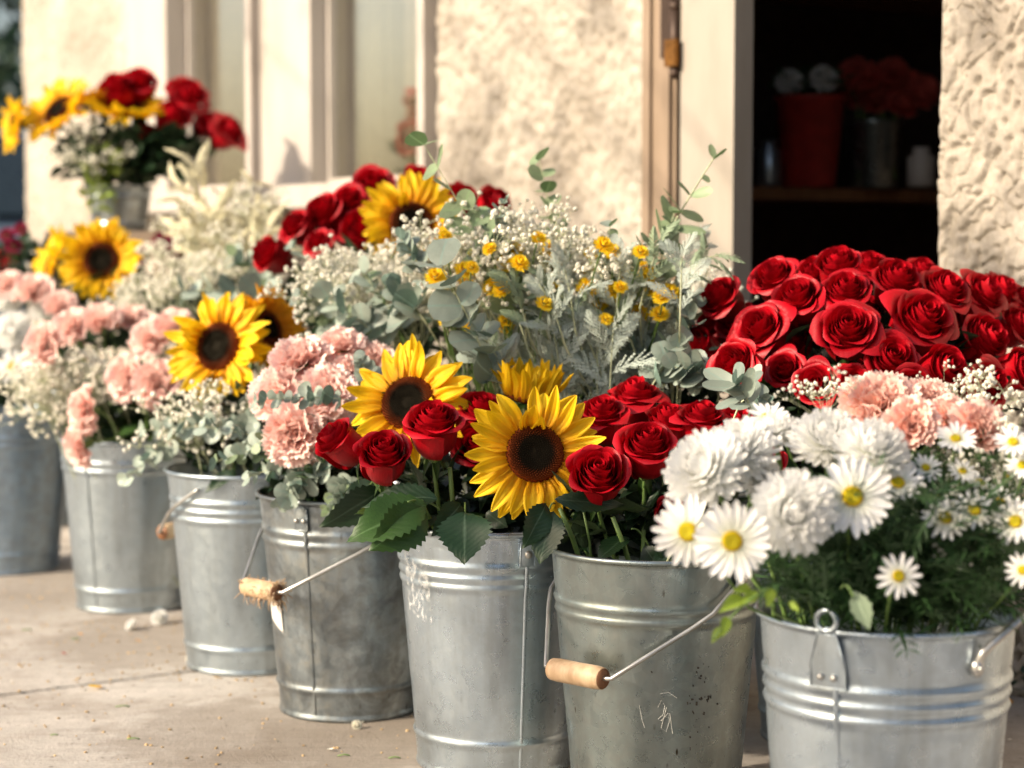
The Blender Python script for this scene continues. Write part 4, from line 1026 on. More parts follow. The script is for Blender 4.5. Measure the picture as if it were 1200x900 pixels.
for i, (a, b, sz, lab) in enumerate([((420, 500), (300, 520), 30, 'baby eucalyptus under the lowest carnation'), ((400, 540), (240, 500), 28, 'baby eucalyptus spreading left over the pale bucket'), ((380, 540), (330, 590), 30, 'baby eucalyptus drooping over the weathered bucket rim'),
        ((420, 560), (385, 600), 30, 'shaded baby eucalyptus at the weathered bucket rim'), ((330, 500), (170, 505), 26, 'baby eucalyptus reaching the warm grey bucket'), ((420, 470), (300, 470), 24, 'thin eucalyptus twig crossing the pink carnations'),
        ((360, 520), (255, 540), 28, 'silver eucalyptus over the gap between pale and weathered buckets'), ((430, 520), (290, 560), 26, 'lowest left baby eucalyptus'), ((250, 480), (150, 560), 26, 'eucalyptus tip hanging before the warm grey bucket'), ((400, 520), (350, 570), 26, 'dense baby eucalyptus below the carnations'),
        ((450, 480), (420, 420), 26, 'small eucalyptus left of the sunflower')]):
    Y = [3.1, 3.2, 3.08, 3.05, 3.45, 3.0, 3.15, 3.1, 3.6, 3.08, 3.1][i]
    euc(4 if i not in (4, 8) else 3, [(a[0], a[1], Y), (b[0], b[1], Y - .03)], 11, sz, lab, 'euc', mixk='euc_green' if i % 3 == 0 else None, sr=.0011, group='baby eucalyptus over the buckets')
for i, (a, b, sz, lab) in enumerate([((800, 440), (812, 350), 38, 'eucalyptus stem left of the rose dome'), ((760, 460), (800, 400), 36, 'grey eucalyptus behind the middle roses'), ((770, 440), (740, 400), 32, 'eucalyptus in the silvery foliage'), ((840, 450), (790, 430), 36, 'eucalyptus between the rose dome and the middle roses'), ((880, 480), (862, 448), 24, 'pale green leaf rosette right of the middle roses'), ((870, 470), (900, 470), 22, 'small eucalyptus tip at the foot of the rose dome')]):
    Y = [3.05, 2.95, 3.05, 2.92, 2.5, 2.6][i]
    euc('r1' if i < 4 else 6, [(a[0], a[1], Y), (b[0], b[1], Y)], 8, sz, lab, 'euc' if i != 4 else 'long', mixk='long' if i == 0 else None)

# ------------------------------------------------------------------ dusty miller and ferny fronds
def lacy(seed, key, L=1.0, pairs=6, sub=3, ang=50, wid=.017, narrow=1.0):
    r = random.Random(seed); g = G()
    def strip(p, d, n_, l, w0):
        s = d.cross(n_).normalized(); q1 = p + d * l * .6; q2 = p + d * l
        g.add([p - s * w0 * .6, p + s * w0 * .6, q1 + s * w0, q1 - s * w0, q2 + s * w0 * .5, q2 - s * w0 * .5], [(0, 1, 2, 3), (3, 2, 4, 5)], [(.3, 0), (.7, 0), (.7, .6), (.3, .6), (.6, 1), (.4, 1)])
    up = Vector((0, 0, 1)); p = Vector((0, 0, 0)); d = Vector((0, 1, 0)); path = []
    for i in range(pairs + 3):
        path.append((p.copy(), d.copy())); p += d * L / (pairs + 2); d = (d + Vector((r.uniform(-.06, .06), 0, -.09))).normalized()
    g.tube([a for a, b in path], wid * .45 * L, 3, False)
    for i in range(1, pairs + 3):
        t = i / (pairs + 2); ll = L * .42 * math.sin(math.pi * (t * .80 + .14)) * narrow
        for sg in (-1, 1):
            pp, dd = path[i]; a = R(ang) * (1 - .35 * t)
            d2 = (Quaternion(up, sg * a) @ dd + Vector((0, 0, r.uniform(-.15, .35)))).normalized(); nn = (up + Vector((r.uniform(-.3, .3), 0, 0))).normalized()
            strip(pp, d2, nn, ll, wid * L * .8)
            for k in range(1, sub + 1):
                q_ = pp + d2 * ll * k / (sub + .6)
                for s2 in (-1, 1):
                    d3 = Quaternion(nn, s2 * R(48)) @ d2; strip(q_, d3, nn, ll * .34 * (1 - .45 * k / sub), wid * L * .55)
    return g.mesh('lacy_leaf', M[key])
LACE = [lacy(i, 'miller', 1, 8, 4, 42, .017, .85 - .12 * (i % 3)) for i in range(5)]
FERN = [lacy(i + 8, 'fern', 1, 14, 0, 65, .035, .55) for i in range(3)]
PLUME = [lacy(i + 18, 'plume', 1, 12, 3, 40, .030, .45) for i in range(3)]
def sprig(name, cat, meshes, key, pts, n, L, label, group, stemm='palestem', sr=.0018, seed=0, fwd=.5):
    r = random.Random(seed + int(pts[0][0]) + n); w_ = [P(*p) for p in pts]; c, top = TOP[key]; base = c + Vector((r.uniform(-.04, .04), r.uniform(-.04, .04), top * .4))
    path = [w_[0].lerp(w_[-1], i / 12) + Vector((0, 0, .012 * math.sin(i / 12 * 3.1))) for i in range(13)]
    rt = empty(name, base, label, cat, group); low = bez(base, base + Vector((0, 0, .15)), path[0] - (path[1] - path[0]) * 3, path[0], 6)[:-1]
    g = G(); ap = [p - base for p in inside(key, low) + path]; g.tube(ap, [sr * (1 - .5 * i / len(ap)) for i in range(len(ap))], 5, False); g.build('stem', M[stemm], rt)
    for i in range(n):
        t = .1 + .9 * i / max(1, n - 1); k = min(11, int(t * 12)); p = path[k]; tan = (path[k + 1] - path[k]).normalized()
        sd = Quaternion(tan, i * 2.4 + r.uniform(-.3, .3)) @ tan.orthogonal().normalized()
        d = (sd + tan * r.uniform(.5, 1.3) * (1 + 1.5 * t) + Vector((0, -fwd * .3, 0))).normalized(); nrm = (Vector((0, -1, .4)) + Vector((r.uniform(-1, 1), r.uniform(-.2, .8), r.uniform(-.8, 1.2)))).normalized()
        x = d.cross(nrm).normalized(); z = x.cross(d); s_ = L * pts[0][2] / FPX * (1 - .35 * t) * r.uniform(.8, 1.15)
        link('leaf', r.choice(meshes), rt, Matrix.Translation(p - base) @ Matrix((x, d, z)).transposed().to_4x4() @ Matrix.Scale(s_, 4))
rr = random.Random(9)
for i in range(20):
    px = rr.uniform(605, 810); top_y = 345 + 18 * math.sin(px * .05) - max(0, px - 690) * .35 + rr.uniform(0, 80); Y = rr.uniform(2.98, 3.3)
    sprig('dusty_miller', 'dusty miller', LACE, 'r1', [(px - (px - 700) * .25, top_y + 110, Y), (px, top_y + 20, Y)], 8, rr.uniform(62, 92), 'silvery lacy leaved stem in the grey mass between sunflowers and rose dome', 'dusty miller stems')
sprig('dusty_miller', 'dusty miller', LACE, 'r1', [(590, 470, 2.96), (590, 420, 2.96)], 6, 70, 'low silvery lacy stem just above the sunflowers', None)
sprig('dusty_miller', 'dusty miller', LACE, 'r1', [(745, 370, 3.1), (812, 285, 3.1)], 9, 60, 'lacy stem leaning right against the door jamb', None)
for i, (a, b, L, lab) in enumerate([((690, 400), (640, 330), 60, 'pale feathery frond left in the silvery mass'), ((750, 360), (775, 285), 62, 'feathery frond rising before the door jamb'), ((740, 400), (690, 370), 54, 'feathery frond in the middle of the silvery mass'), ((800, 330), (845, 300), 46, 'short feathery frond tip over the white door'), ((580, 440), (560, 400), 46, 'lime grey frond above the left sunflower'), ((780, 440), (820, 410), 50, 'frond in shade left of the rose dome')]):
    sprig('feathery_frond', 'fern', FERN, 'r1', [(a[0], a[1], 3.02), (b[0], b[1], 3.02)], 7, L, lab, 'feathery fronds')
rr = random.Random(19)
for i in range(10):
    px = rr.uniform(195, 345)
    sprig('pale_plume', 'dried grass', PLUME, 'r4', [(px * .5 + 140, 320, 4.45), (px, rr.uniform(185, 270), 4.5 + rr.uniform(-.15, .2))], 7, rr.uniform(60, 85), 'cream feathery plume in the blurred bunch at left centre', 'cream plumes', 'plume', .0022)

# ------------------------------------------------------------------ greenery
def foliage(key, n, cx, cy, rx, ry, Y, dY, label, key_m='darkleaf', L=(.03, .07), shape='leaf', seed=3, name='foliage'):
    r = random.Random(seed); g = G()
    for i in range(n):
        a = r.uniform(0, 6.28); q_ = r.random() ** .5
        p = P(cx + rx * q_ * math.cos(a), cy + ry * q_ * math.sin(a), Y + r.uniform(-dY, dY))
        d = Vector((r.uniform(-1, 1), r.uniform(-1, 1), r.uniform(-.2, 1.2))).normalized(); l = r.uniform(*L)
        m4 = Matrix.Translation(p) @ d.to_track_quat('Y', 'Z').to_matrix().to_4x4() @ Matrix.Rotation(r.uniform(-1, 1), 4, 'Y')
        if shape == 'leaf': leaf_mesh(g, l, l * .5, 0, .15, .3, 4, m4)
        else:
            leaf_mesh(g, l, l * .09, 0, .1, .3, 3, m4)
            for sg in (-1, 1):
                for tt in (.35, .6, .8):
                    leaf_mesh(g, l * .4, l * .07, 0, .1, .2, 2, m4 @ Matrix.Translation((0, l * tt, -.3 * l * tt * tt)) @ Matrix.Rotation(-sg * .8, 4, 'Z'))
    o = g.build(name, M[key_m]); tag(o, label, 'foliage', kind='stuff'); return o
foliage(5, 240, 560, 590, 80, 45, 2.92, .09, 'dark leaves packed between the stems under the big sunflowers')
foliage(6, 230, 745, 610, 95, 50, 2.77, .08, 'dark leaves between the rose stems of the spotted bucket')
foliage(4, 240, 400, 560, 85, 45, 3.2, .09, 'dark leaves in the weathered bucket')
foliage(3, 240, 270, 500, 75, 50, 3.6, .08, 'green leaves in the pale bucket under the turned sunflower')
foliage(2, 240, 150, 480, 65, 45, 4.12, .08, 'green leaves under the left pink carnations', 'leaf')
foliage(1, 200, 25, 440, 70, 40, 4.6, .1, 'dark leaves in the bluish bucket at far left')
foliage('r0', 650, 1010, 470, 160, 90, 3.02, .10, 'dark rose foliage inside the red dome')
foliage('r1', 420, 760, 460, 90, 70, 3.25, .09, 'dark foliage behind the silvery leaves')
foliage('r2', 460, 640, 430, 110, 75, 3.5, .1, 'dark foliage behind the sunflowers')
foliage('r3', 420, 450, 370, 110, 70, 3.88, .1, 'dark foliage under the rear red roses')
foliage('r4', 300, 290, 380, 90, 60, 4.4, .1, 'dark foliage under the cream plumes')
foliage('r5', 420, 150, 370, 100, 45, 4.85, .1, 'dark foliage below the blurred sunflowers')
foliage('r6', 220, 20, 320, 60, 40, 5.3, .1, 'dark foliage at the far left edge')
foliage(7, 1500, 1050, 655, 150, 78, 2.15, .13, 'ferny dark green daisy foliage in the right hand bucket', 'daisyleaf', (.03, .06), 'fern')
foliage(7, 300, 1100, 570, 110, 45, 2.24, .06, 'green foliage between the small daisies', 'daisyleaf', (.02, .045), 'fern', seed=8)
# thin daisy stems
g = G(); r_ = random.Random(4); c, top = TOP[7]
for i in range(150):
    a = P(r_.uniform(920, 1200), r_.uniform(690, 735), 2.14 + r_.uniform(-.1, .1)); b = P(r_.uniform(900, 1215), r_.uniform(540, 680), 2.14 + r_.uniform(-.12, .1)); g.tube([a, (a + b) / 2 + Vector((r_.uniform(-.01, .01), 0, .005)), b], [.0011, .0009, .0007], 3, False)
tag(g.build('daisy_stalks', M['daisyleaf']), 'thin upright green stalks over the rim of the right hand bucket', 'stems', kind='stuff')

# foreground rose leaves over the bucket rims: leafy twigs
def leafy_twig(key, pts, leaves, label, mk=RL, name='leafy_twig', cat='leaves', stemm='stem'):
    w_ = [P(*p) for p in pts]; c, top = TOP[key]; base = w_[0]
    rt = empty(name, base, label, cat)
    g = G(); pp = bez(w_[0], w_[0].lerp(w_[-1], .3) + Vector((0, 0, .01)), w_[0].lerp(w_[-1], .7) + Vector((0, 0, .01)), w_[-1]); g.tube([p - base for p in pp], .0014, 5); g.build('stem', M[stemm], rt)
    for (x, y, Y, tx, ty, tY, wd, roll, mi) in leaves:      # leaf from base pixel to tip pixel
        a = P(x, y, Y); b = P(tx, ty, tY); d = (b - a); L = d.length; d.normalize()
        nrm = Quaternion(d, roll) @ Vector((0, -1, .35)); xx = d.cross(nrm).normalized(); z = xx.cross(d)
        link('leaf', mk[mi % len(mk)] if mi < 10 else RLD[mi % 4], rt, Matrix.Translation(a - base) @ Matrix((xx, d, z)).transposed().to_4x4() @ Matrix.Diagonal((L * wd, L, L, 1)))
leafy_twig(5, [(520, 600, 2.74), (478, 588, 2.66)], [(500, 592, 2.68, 412, 618, 2.62, .95, .3, 0), (500, 598, 2.68, 440, 642, 2.62, 1.05, -.3, 1), (512, 585, 2.70, 425, 575, 2.70, .8, .6, 10)], 'bright green serrated leaves hanging over the left rim of the pale shiny bucket')
leafy_twig(5, [(545, 590, 2.74), (545, 610, 2.68)], [(545, 600, 2.68, 543, 652, 2.62, 1.5, .1, 11), (540, 590, 2.7, 515, 625, 2.66, 1.1, -.5, 12), (570, 600, 2.72, 592, 618, 2.7, 1.2, .5, 13)], 'dark serrated leaf hanging over the front rim of the pale shiny bucket')
leafy_twig(4, [(450, 560, 2.90), (430, 575, 2.88)], [(448, 572, 2.88, 384, 622, 2.84, .85, -.6, 12), (440, 565, 2.9, 400, 580, 2.88, .9, .5, 11)], 'grey green leaf turned over beside the lowest red rose')
leafy_twig(6, [(650, 590, 2.66), (640, 610, 2.62)], [(648, 600, 2.62, 630, 655, 2.58, 1.1, .3, 11), (640, 590, 2.62, 618, 640, 2.58, .9, -.4, 13), (650, 585, 2.6, 735, 592, 2.6, .45, .2, 12)], 'dark leaves at the left rim of the spotted bucket')
leafy_twig(6, [(760, 640, 2.66), (740, 620, 2.64)], [(755, 640, 2.64, 775, 672, 2.62, 1.1, .3, 10), (735, 630, 2.64, 700, 645, 2.6, 1.0, .8, 12), (790, 640, 2.64, 765, 660, 2.62, .9, .1, 11)], 'dark leaves inside the front rim of the spotted bucket')
leafy_twig(3, [(270, 540, 3.42), (262, 552, 3.40)], [(276, 552, 3.42, 238, 574, 3.40, .6, .2, 11)], 'single dark leaf hanging over the pale bucket')
for st in [((660, 655, 2.62), (675, 600, 2.6)), ((735, 665, 2.62), (715, 612, 2.58)), ((700, 660, 2.64), (690, 600, 2.62)), ((497, 612, 2.72), (470, 565, 2.68)), ((532, 600, 2.72), (528, 545, 2.68))]:
    pass
LIME = []
for i in range(3):
    g = G(); leaf_mesh(g, 1, .7, 0, .1, .2, 6, None, mid=.4); LIME.append(g.mesh('ivy_leaf', M['lime']))
leafy_twig(7, [(905, 688, 2.0), (835, 750, 1.97)], [(890, 694, 2.0, 868, 706, 1.98, .55, .1, 0), (880, 690, 2.0, 862, 690, 1.98, .6, .1, 1), (870, 700, 2.0, 848, 711, 1.96, .5, .2, 2), (852, 722, 1.98, 848, 744, 1.96, .7, -.3, 0), (846, 735, 1.98, 834, 752, 1.97, .7, .2, 1), (905, 690, 2.0, 900, 708, 1.98, .7, .1, 1), (925, 705, 1.98, 936, 716, 1.97, .7, .4, 2)], 'lime green ivy tip trailing left out of the right hand bucket', LIME, 'ivy_sprig', 'ivy')
g_ = []
for i in range(2):
    g = G(); leaf_mesh(g, 1, .55, .2, .1, .25, 5, None, mid=.5); g_.append(g.mesh('lobed_leaf', M['fern']))
leafy_twig(7, [(985, 690, 2.0), (1000, 700, 1.99)], [(1000, 692, 2.0, 1018, 732, 1.97, .9, .1, 0)], 'single grey green lobed leaf low in the daisy greenery', g_, 'lobed_leaf', 'leaf')

# ------------------------------------------------------------------ raised arrangement at top left
c0 = P(140, 236, 5.5)
stand = empty('plant_stand', Vector((c0.x, c0.y, 0)), 'grey wooden stand raising the top left flower pot', 'stand')
zt = .80
g = G(); g.box(-.17, .17, -.17, .17, zt - .03, zt); g.build('table_top', M['bare_frame'], stand, smooth=False)
for sx in (-1, 1):
    for sy in (-1, 1):
        g = G(); g.box(sx * .14 - .015, sx * .14 + .015, sy * .14 - .015, sy * .14 + .015, 0, zt - .032); g.build('leg', M['bare_frame'], stand, smooth=False)
pot, pc = bucket(0, 400, M['zinc_b'], 'small zinc pot raised on a stand, holding sunflowers and roses at top left', pos=(c0.x, c0.y, zt), hh=.125, k=.62, ridges=(.03,), band=.02, group='raised zinc pot'); del pot['top']
TOP['top'] = (pc.copy(), .125)
for a in [(5, 18, 146, 66, (-.85, -.45, .1), 'leftmost raised sunflower, seen edge on at the left of the pillar'), (5, 70, 130, 92, (-.45, -.65, .6), 'raised sunflower with its petals spread before the pillar'), (5, 148, 130, 100, (.05, -.32, .94), 'raised sunflower lying flat, seen from its side'), (4, 108, 122, 60, (-.1, .1, .95), 'small golden sunflower behind the flat raised one')]:
    flower('sunflower', 'sunflower', SUNS[a[0]], 'top', a[1], a[2], a[3], 5.45, a[4], a[5], 'raised sunflowers', .0045, 0, back=.07)
for i, (px, py, d, lab) in enumerate([(138, 108, 46, 'red rose on top of the raised bunch, left of a pair'), (162, 101, 44, 'red rose on top of the raised bunch, right of a pair'), (218, 116, 50, 'large red rose upper right in the raised bunch'), (200, 140, 46, 'red rose below the large one in the raised bunch'), (265, 157, 44, 'rightmost red rose of the raised bunch, before the window'), (240, 146, 34, 'small red rose between two others in the raised bunch'), (172, 158, 28, 'small orange red rose low in the raised bunch')]):
    flower('red_rose', 'rose', ROSES[i % 6], 'top', px, py, d, 5.45 + .03 * (i % 3), ((px - 150) / 150, -.6, .6), lab, 'raised red roses', .003, 2, dark=True, back=.45)
gyp('top', 7, 95, 175, 40, 25, 5.4, .05, 'sprig of pale buds in the raised bunch', 'pale buds in the raised bunch', GYPB, .8, 1.0)
foliage('top', 420, 150, 186, 78, 32, 5.48, .08, 'dark leaves of the raised bunch at top left', 'darkleaf', (.05, .10))
foliage('top', 60, 118, 212, 22, 40, 5.4, .03, 'light green leaves trailing from the raised pot', 'lime', (.03, .05))

# ------------------------------------------------------------------ inside the doorway
def inP(px, z, Y): p = P(px, 284, Y); return Vector((p.x, p.y, z))
q_ = inP(947, ZS, 4.95)
M['redpot'] = simple('red_pot', (.42, .03, .02), .45); M['dimpink'] = petal_mat('dusty_red_petal', (.50, .06, .05), (.70, .14, .11), .6, .3, .1)
rp = empty('red_pot', q_, 'plain red pot on the shelf inside the doorway', 'pot')
g = G(); g.lathe([(0, .002), (.062, .002), (.066, .006), (.086, .215), (.092, .218), (.092, .228), (.083, .226), (.062, .02), (0, .02)], 40); g.build('body', M['redpot'], rp)
TOP['p1'] = (q_, .22)
foliage('p1', 120, 945, 105, 34, 18, 4.95, .05, 'dark green leaves in the red pot on the shelf', 'leaf', (.03, .07))
for i, (px, py) in enumerate([(925, 96), (965, 92)]):
    flower('pale_bloom', 'flower', MUMS[i], 'p1', px, py, 34, 4.9, (0, -.8, .4), ('left' if i == 0 else 'right') + ' pale bloom in the red pot on the shelf', None, .002, 0, back=.1)
q_ = inP(1022, ZS, 5.0)
zp = empty('zinc_pot', q_, 'tall zinc pot with dusty red flowers on the shelf inside the doorway', 'pot')
g = G(); g.lathe([(0, .002), (.056, .002), (.058, .004), (.068, .165), (.072, .17), (.066, .17), (.05, .02), (0, .02)], 40); g.build('body', M['zinc_c'], zp)
TOP['p2'] = (q_, .17)
for i in range(11):
    px = 990 + 9.5 * i; py = [96, 84, 112, 90, 118, 100, 84, 124, 98, 112, 104][i]
    o = flower('dusty_red_flower', 'flower', MUMS[0], 'p2', px, py, 40, 5.0 + .02 * (i % 3), ((px - 1040) / 60, -.6, .6), 'dusty red bloom in the zinc pot on the shelf', 'dusty red blooms in the doorway', .002, 0, back=.1)
MD = MUMS[0][0][1].copy(); MD.materials.clear(); MD.materials.append(M['dimpink'])
for o in bpy.data.objects:
    if o.parent and o.parent.name.startswith('dusty_red_flower') and o.name.startswith('petals'): o.data = MD
for i, (px, hgt, col) in enumerate([(900, .12, 'zinc_e'), (1078, .10, 'white_paint')]):
    q_ = inP(px, ZS, 4.9); o = empty('jar', q_, ['grey jar left of the red pot on the shelf', 'small pale jar at the right end of the shelf'][i], 'jar')
    g = G(); g.lathe([(0, .002), (.03, .002), (.034, .008), (.034, hgt * .75), (.02, hgt * .86), (.022, hgt), (.016, hgt), (0, hgt * .8)], 24); g.build('body', M[col], o)
for i, px in enumerate((945, 985, 1030)):
    q_ = inP(px, 1.453, 5.0); o = empty('shelf_box', q_, ['brown box on the upper shelf', 'red box on the upper shelf', 'dull box on the upper shelf, right'][i], 'box')
    g = G(); g.box(-.045, .045, -.04, .04, 0, .09 + .02 * i); g.build('body', M[['shelfwood', 'redpot', 'bare_frame'][i]], o, smooth=False)
    g = G(); g.box(-.047, .047, -.042, .042, .0905 + .02 * i, .10 + .02 * i); g.build('lid', M[['shelfwood', 'redpot', 'bare_frame'][i]], o, smooth=False)

# ------------------------------------------------------------------ fallen petals and crumbs on the pavement
def gp(px, py):
    p = P(px, py, 1); o = Vector((0, 0, CAMH)); return o + (p - o) * (CAMH / (CAMH - p.z))
for i, (px, py, s, m, f, lab) in enumerate([(154, 738, .030, 'white', 1, 'fallen white blossom on the pavement, left of a larger one'), (187, 731, .038, 'white', 1, 'larger fallen white blossom on the pavement'), (120, 806, .032, 'yellow', 0, 'fallen yellow petal beyond the pavement joint'), (78, 768, .014, 'red', 0, 'tiny fallen red petal'), (223, 775, .022, 'cream', 1, 'small white blossom against the pale bucket'), (418, 854, .018, 'cream', 1, 'small white blossom right of the weathered bucket'), (425, 848, .014, 'cream', 0, 'tiny white petal right of the weathered bucket'), (97, 745, .012, 'amber', 0, 'tiny orange petal on the pavement'), (165, 752, .012, 'amber', 0, 'tiny amber petal near the fallen blossoms'), (410, 838, .012, 'amber', 0, 'tiny yellow crumb below the weathered bucket'), (1172, 833, .016, 'amber', 0, 'orange dead leaf at the wall foot'), (1186, 826, .020, 'amber', 0, 'curled orange leaf at the wall foot'), (1180, 868, .010, 'cream', 0, 'tiny white petal near the wall')]):
    p = gp(px, py)
    if f:
        me = MUMS[i % 3][0][1].copy(); me.materials.clear(); me.materials.append(M[m]); o = link('fallen_blossom', me); o.location = p + Vector((0, 0, s * .30)); o.scale = (s, s, s); o.rotation_euler = (1.2 * rnd.random(), .5, rnd.random() * 6)
    else:
        g = G(); leaf_mesh(g, 1, .5, 0, .25, -.25, 6, None); o = g.build('fallen_petal', M[m]); o.location = p + Vector((0, 0, .002)); o.scale = (s, s, s); o.rotation_euler = (0, .1, rnd.random() * 6)
    tag(o, lab, 'fallen petal')
g = G(); r_ = random.Random(2)
for i in range(420):
    if i % 2: p = gp(r_.uniform(0, 300), r_.uniform(690, 800))
    else: p = gp(r_.uniform(0, 500), r_.uniform(680, 900))
    g.ball(p + Vector((0, 0, .0012)), r_.uniform(.0012, .0035), nu=5, nv=3, zs=.5, jit=.3)
M['crumb'] = simple('crumbs', (.42, .30, .16), .9, var=.6, scale=9); tag(g.build('debris', M['crumb'], smooth=False), 'dry plant crumbs scattered over the pavement', 'debris', kind='stuff')
g = G()
for i in range(160):
    p = W(r_.uniform(-.6, .16), -.01 - abs(r_.gauss(0, .03)), r_.uniform(.002, .05)); d = Vector((r_.uniform(-1, 1), r_.uniform(-1, 1), r_.uniform(0, 1))).normalized()
    leaf_mesh(g, r_.uniform(.015, .03), .012, 0, .1, .2, 3, Matrix.Translation(p) @ d.to_track_quat('Y', 'Z').to_matrix().to_4x4())
tag(g.build('weeds', M['darkleaf']), 'dark weeds along the foot of the right stucco wall', 'weeds', kind='stuff')

# ------------------------------------------------------------------ parked car and tree far left
CB = W(8.3, .95, -.165); fw = WD
car = empty('parked_car', CB, 'blurred silver blue car parked beyond the shop corner', 'car')
q = N('car_paint'); q.b.inputs['Base Color'].default_value = (.22, .30, .38, 1); q.b.inputs['Metallic'].default_value = .6; q.b.inputs['Roughness'].default_value = .3; M['carpaint'] = q.m
M['carglass'] = simple('car_glass', (.02, .03, .035), .08); M['tyre'] = simple('tyre', (.02, .02, .02), .8); M['lamp'] = simple('lamp_red', (.4, .01, .01), .2)
def CT(x, y, z): return WD * x + WN * y + Vector((0, 0, z))
prof = [(-2.1, .35), (-2.15, .75), (-2.0, .95), (-1.15, 1.02), (-.55, 1.52), (1.0, 1.58), (1.85, 1.12), (2.1, 1.0), (2.15, .4)]
def body_sec(y, k): return [CT(x, y * (1 if z < 1.05 else .84), .3 + (z - .3) * k) for x, z in prof]
g = G(); ys = [-.88, -.84, 0, .84, .88]; secs = [body_sec(y, .93 if abs(y) > .86 else 1) for y in ys]
vs = [p for s in secs for p in s]; n_ = len(prof); fs = [(j * n_ + i, j * n_ + (i + 1) % n_, (j + 1) * n_ + (i + 1) % n_, (j + 1) * n_ + i) for j in range(4) for i in range(n_)]
fs += [tuple(range(n_)), tuple(reversed(range(4 * n_, 5 * n_)))]; g.add(vs, fs); g.build('body', M['carpaint'], car, smooth=False)
for sy in (-1, 1):
    for (x0, x1, x2, x3) in ((-1.0, -.1, -.1, -.5), (0.0, .85, .85, 0.0)):
        g = G(); y0 = sy * .875; y1 = sy * .765; w0 = [CT(x0, y0, 1.06), CT(x1, y0, 1.06), CT(x2, y1, 1.44), CT(x3, y1, 1.44)]; off = WN * sy * .012
        g.hexa([p for p in w0] + [p + off for p in w0]); g.build('window', M['carglass'], car, smooth=False)
    for x in (-1.35, 1.35):
        g = G(); c = CT(x, sy * .78, .33); g.tube([c - WN * .11, c + WN * .11], .33, 28); wh = g.build('wheel', M['tyre'], car)
        g = G(); g.tube([c - WN * .117, c + WN * .117], .20, 16); g.build('rim', M['wire'], wh)
    g = G(); g.ball(CT(-2.10, sy * .68, .82), .10, nu=10, nv=6); g.build('tail_light', M['lamp'], car)
for (xa, za, xb, zb, nm) in ((-1.13, 1.06, -.62, 1.47, 'rear_window'), (1.10, 1.54, 1.78, 1.16, 'windscreen')):
    g = G(); c4 = [CT(xa, -.72, za), CT(xa, .72, za), CT(xb, .66, zb), CT(xb, -.66, zb)]; off = CT(-.5 if xa < 0 else .5, 0, .6).normalized() * .02; g.hexa([p - off * .2 for p in c4] + [p + off for p in c4]); g.build(nm, M['carglass'], car, smooth=False)
r_ = random.Random(7); g = G()
hb = W(14, 3.0, -.165)
for i in range(5200):
    p = Vector((r_.gauss(0, 1), r_.gauss(0, 1), r_.gauss(0, 1))).normalized() * r_.uniform(.75, 1); k = r_.randrange(6)
    cc = CT([-1, 1.6, 0, 3.4, -2.6, 2.2][k], [-2, -3.5, 1, -1, -4, 2][k], [2.3, 2.6, 3.3, 2.2, 2.2, 3.0][k]); q0 = cc + Vector((p.x * 1.9, p.y * 1.9, p.z * 1.5))
    d = Vector((r_.uniform(-1, 1), r_.uniform(-1, 1), r_.uniform(-1, 1))).normalized(); leaf_mesh(g, r_.uniform(.14, .3), .13, 0, .1, .2, 2, Matrix.Translation(q0) @ d.to_track_quat('Y', 'Z').to_matrix().to_4x4())
tree = empty('tree', hb, 'dark blurred tree beyond the parked car', 'tree'); tag(g.build('crown', M['darkleaf'], tree), kind='stuff')
g = G(); g.tube([CT(0, -1, 0), CT(.1, -1, 1.2), CT(.2, -1, 2.4)], [.22, .17, .12], 10); g.build('trunk', M['brownstem'], tree)

# ------------------------------------------------------------------ leafy screen added out of view to darken ambient light and zinc reflections
r_ = random.Random(77); g = G()
for i in range(7000):
    k = r_.randrange(9); cx = -1.5 + k * 2.1; hgt = [3.2, 4.4, 3.6, 5.0, 4.2, 3.4, 4.8, 4.0, 4.5][k]
    p = Vector((r_.gauss(0, 1), r_.gauss(0, 1), r_.gauss(0, 1))).normalized() * r_.uniform(.8, 1)
    q0 = Vector((cx + p.x * 1.5, -8 + k * .25 + p.y * 1.2, hgt * .5 + p.z * hgt * .55 - .16)); d = Vector((r_.uniform(-1, 1), r_.uniform(-1, 1), r_.uniform(-1, 1))).normalized()
    leaf_mesh(g, r_.uniform(.25, .5), .22, 0, .1, .2, 2, Matrix.Translation(q0) @ d.to_track_quat('Y', 'Z').to_matrix().to_4x4())
tag(g.build('leaf_screen', M['darkleaf']), 'unseen dark leafy screen added behind the viewer to darken the zinc', 'leaf_screen', kind='stuff')

# bits of leaf and cut stem lying about the bucket feet
for i in range(34):
    p = gp(r_.choice((r_.uniform(0, 200), r_.uniform(180, 500), r_.uniform(330, 500))), r_.uniform(690, 890)); s = r_.uniform(.006, .018)
    if any((p - Vector((c.x, c.y, 0))).length < .125 for c, t in TOP.values()): continue
    g = G(); k = i % 3
    if k == 0: g.tube([p + Vector((0, 0, .002)), p + Vector((s, s * .4, .003)), p + Vector((s * 1.8, s * .2, .002))], .0011, 5)
    else: leaf_mesh(g, s, s * .55, 0, .2, -.2, 4, Matrix.Translation(p + Vector((0, 0, .002))) @ Matrix.Rotation(r_.uniform(0, 6.2), 4, 'Z'))
    tag(g.build(['stem_cutting', 'fallen_leaf', 'fallen_petal'][k], M[['stem', 'darkleaf', 'cream'][k]]), ['short cut green stem lying on the pavement', 'tiny dead leaf lying on the pavement', 'tiny pale petal scrap on the pavement'][k], ['stem', 'leaf', 'petal'][k], 'scraps on the pavement: ' + ['stems', 'leaves', 'petals'][k])
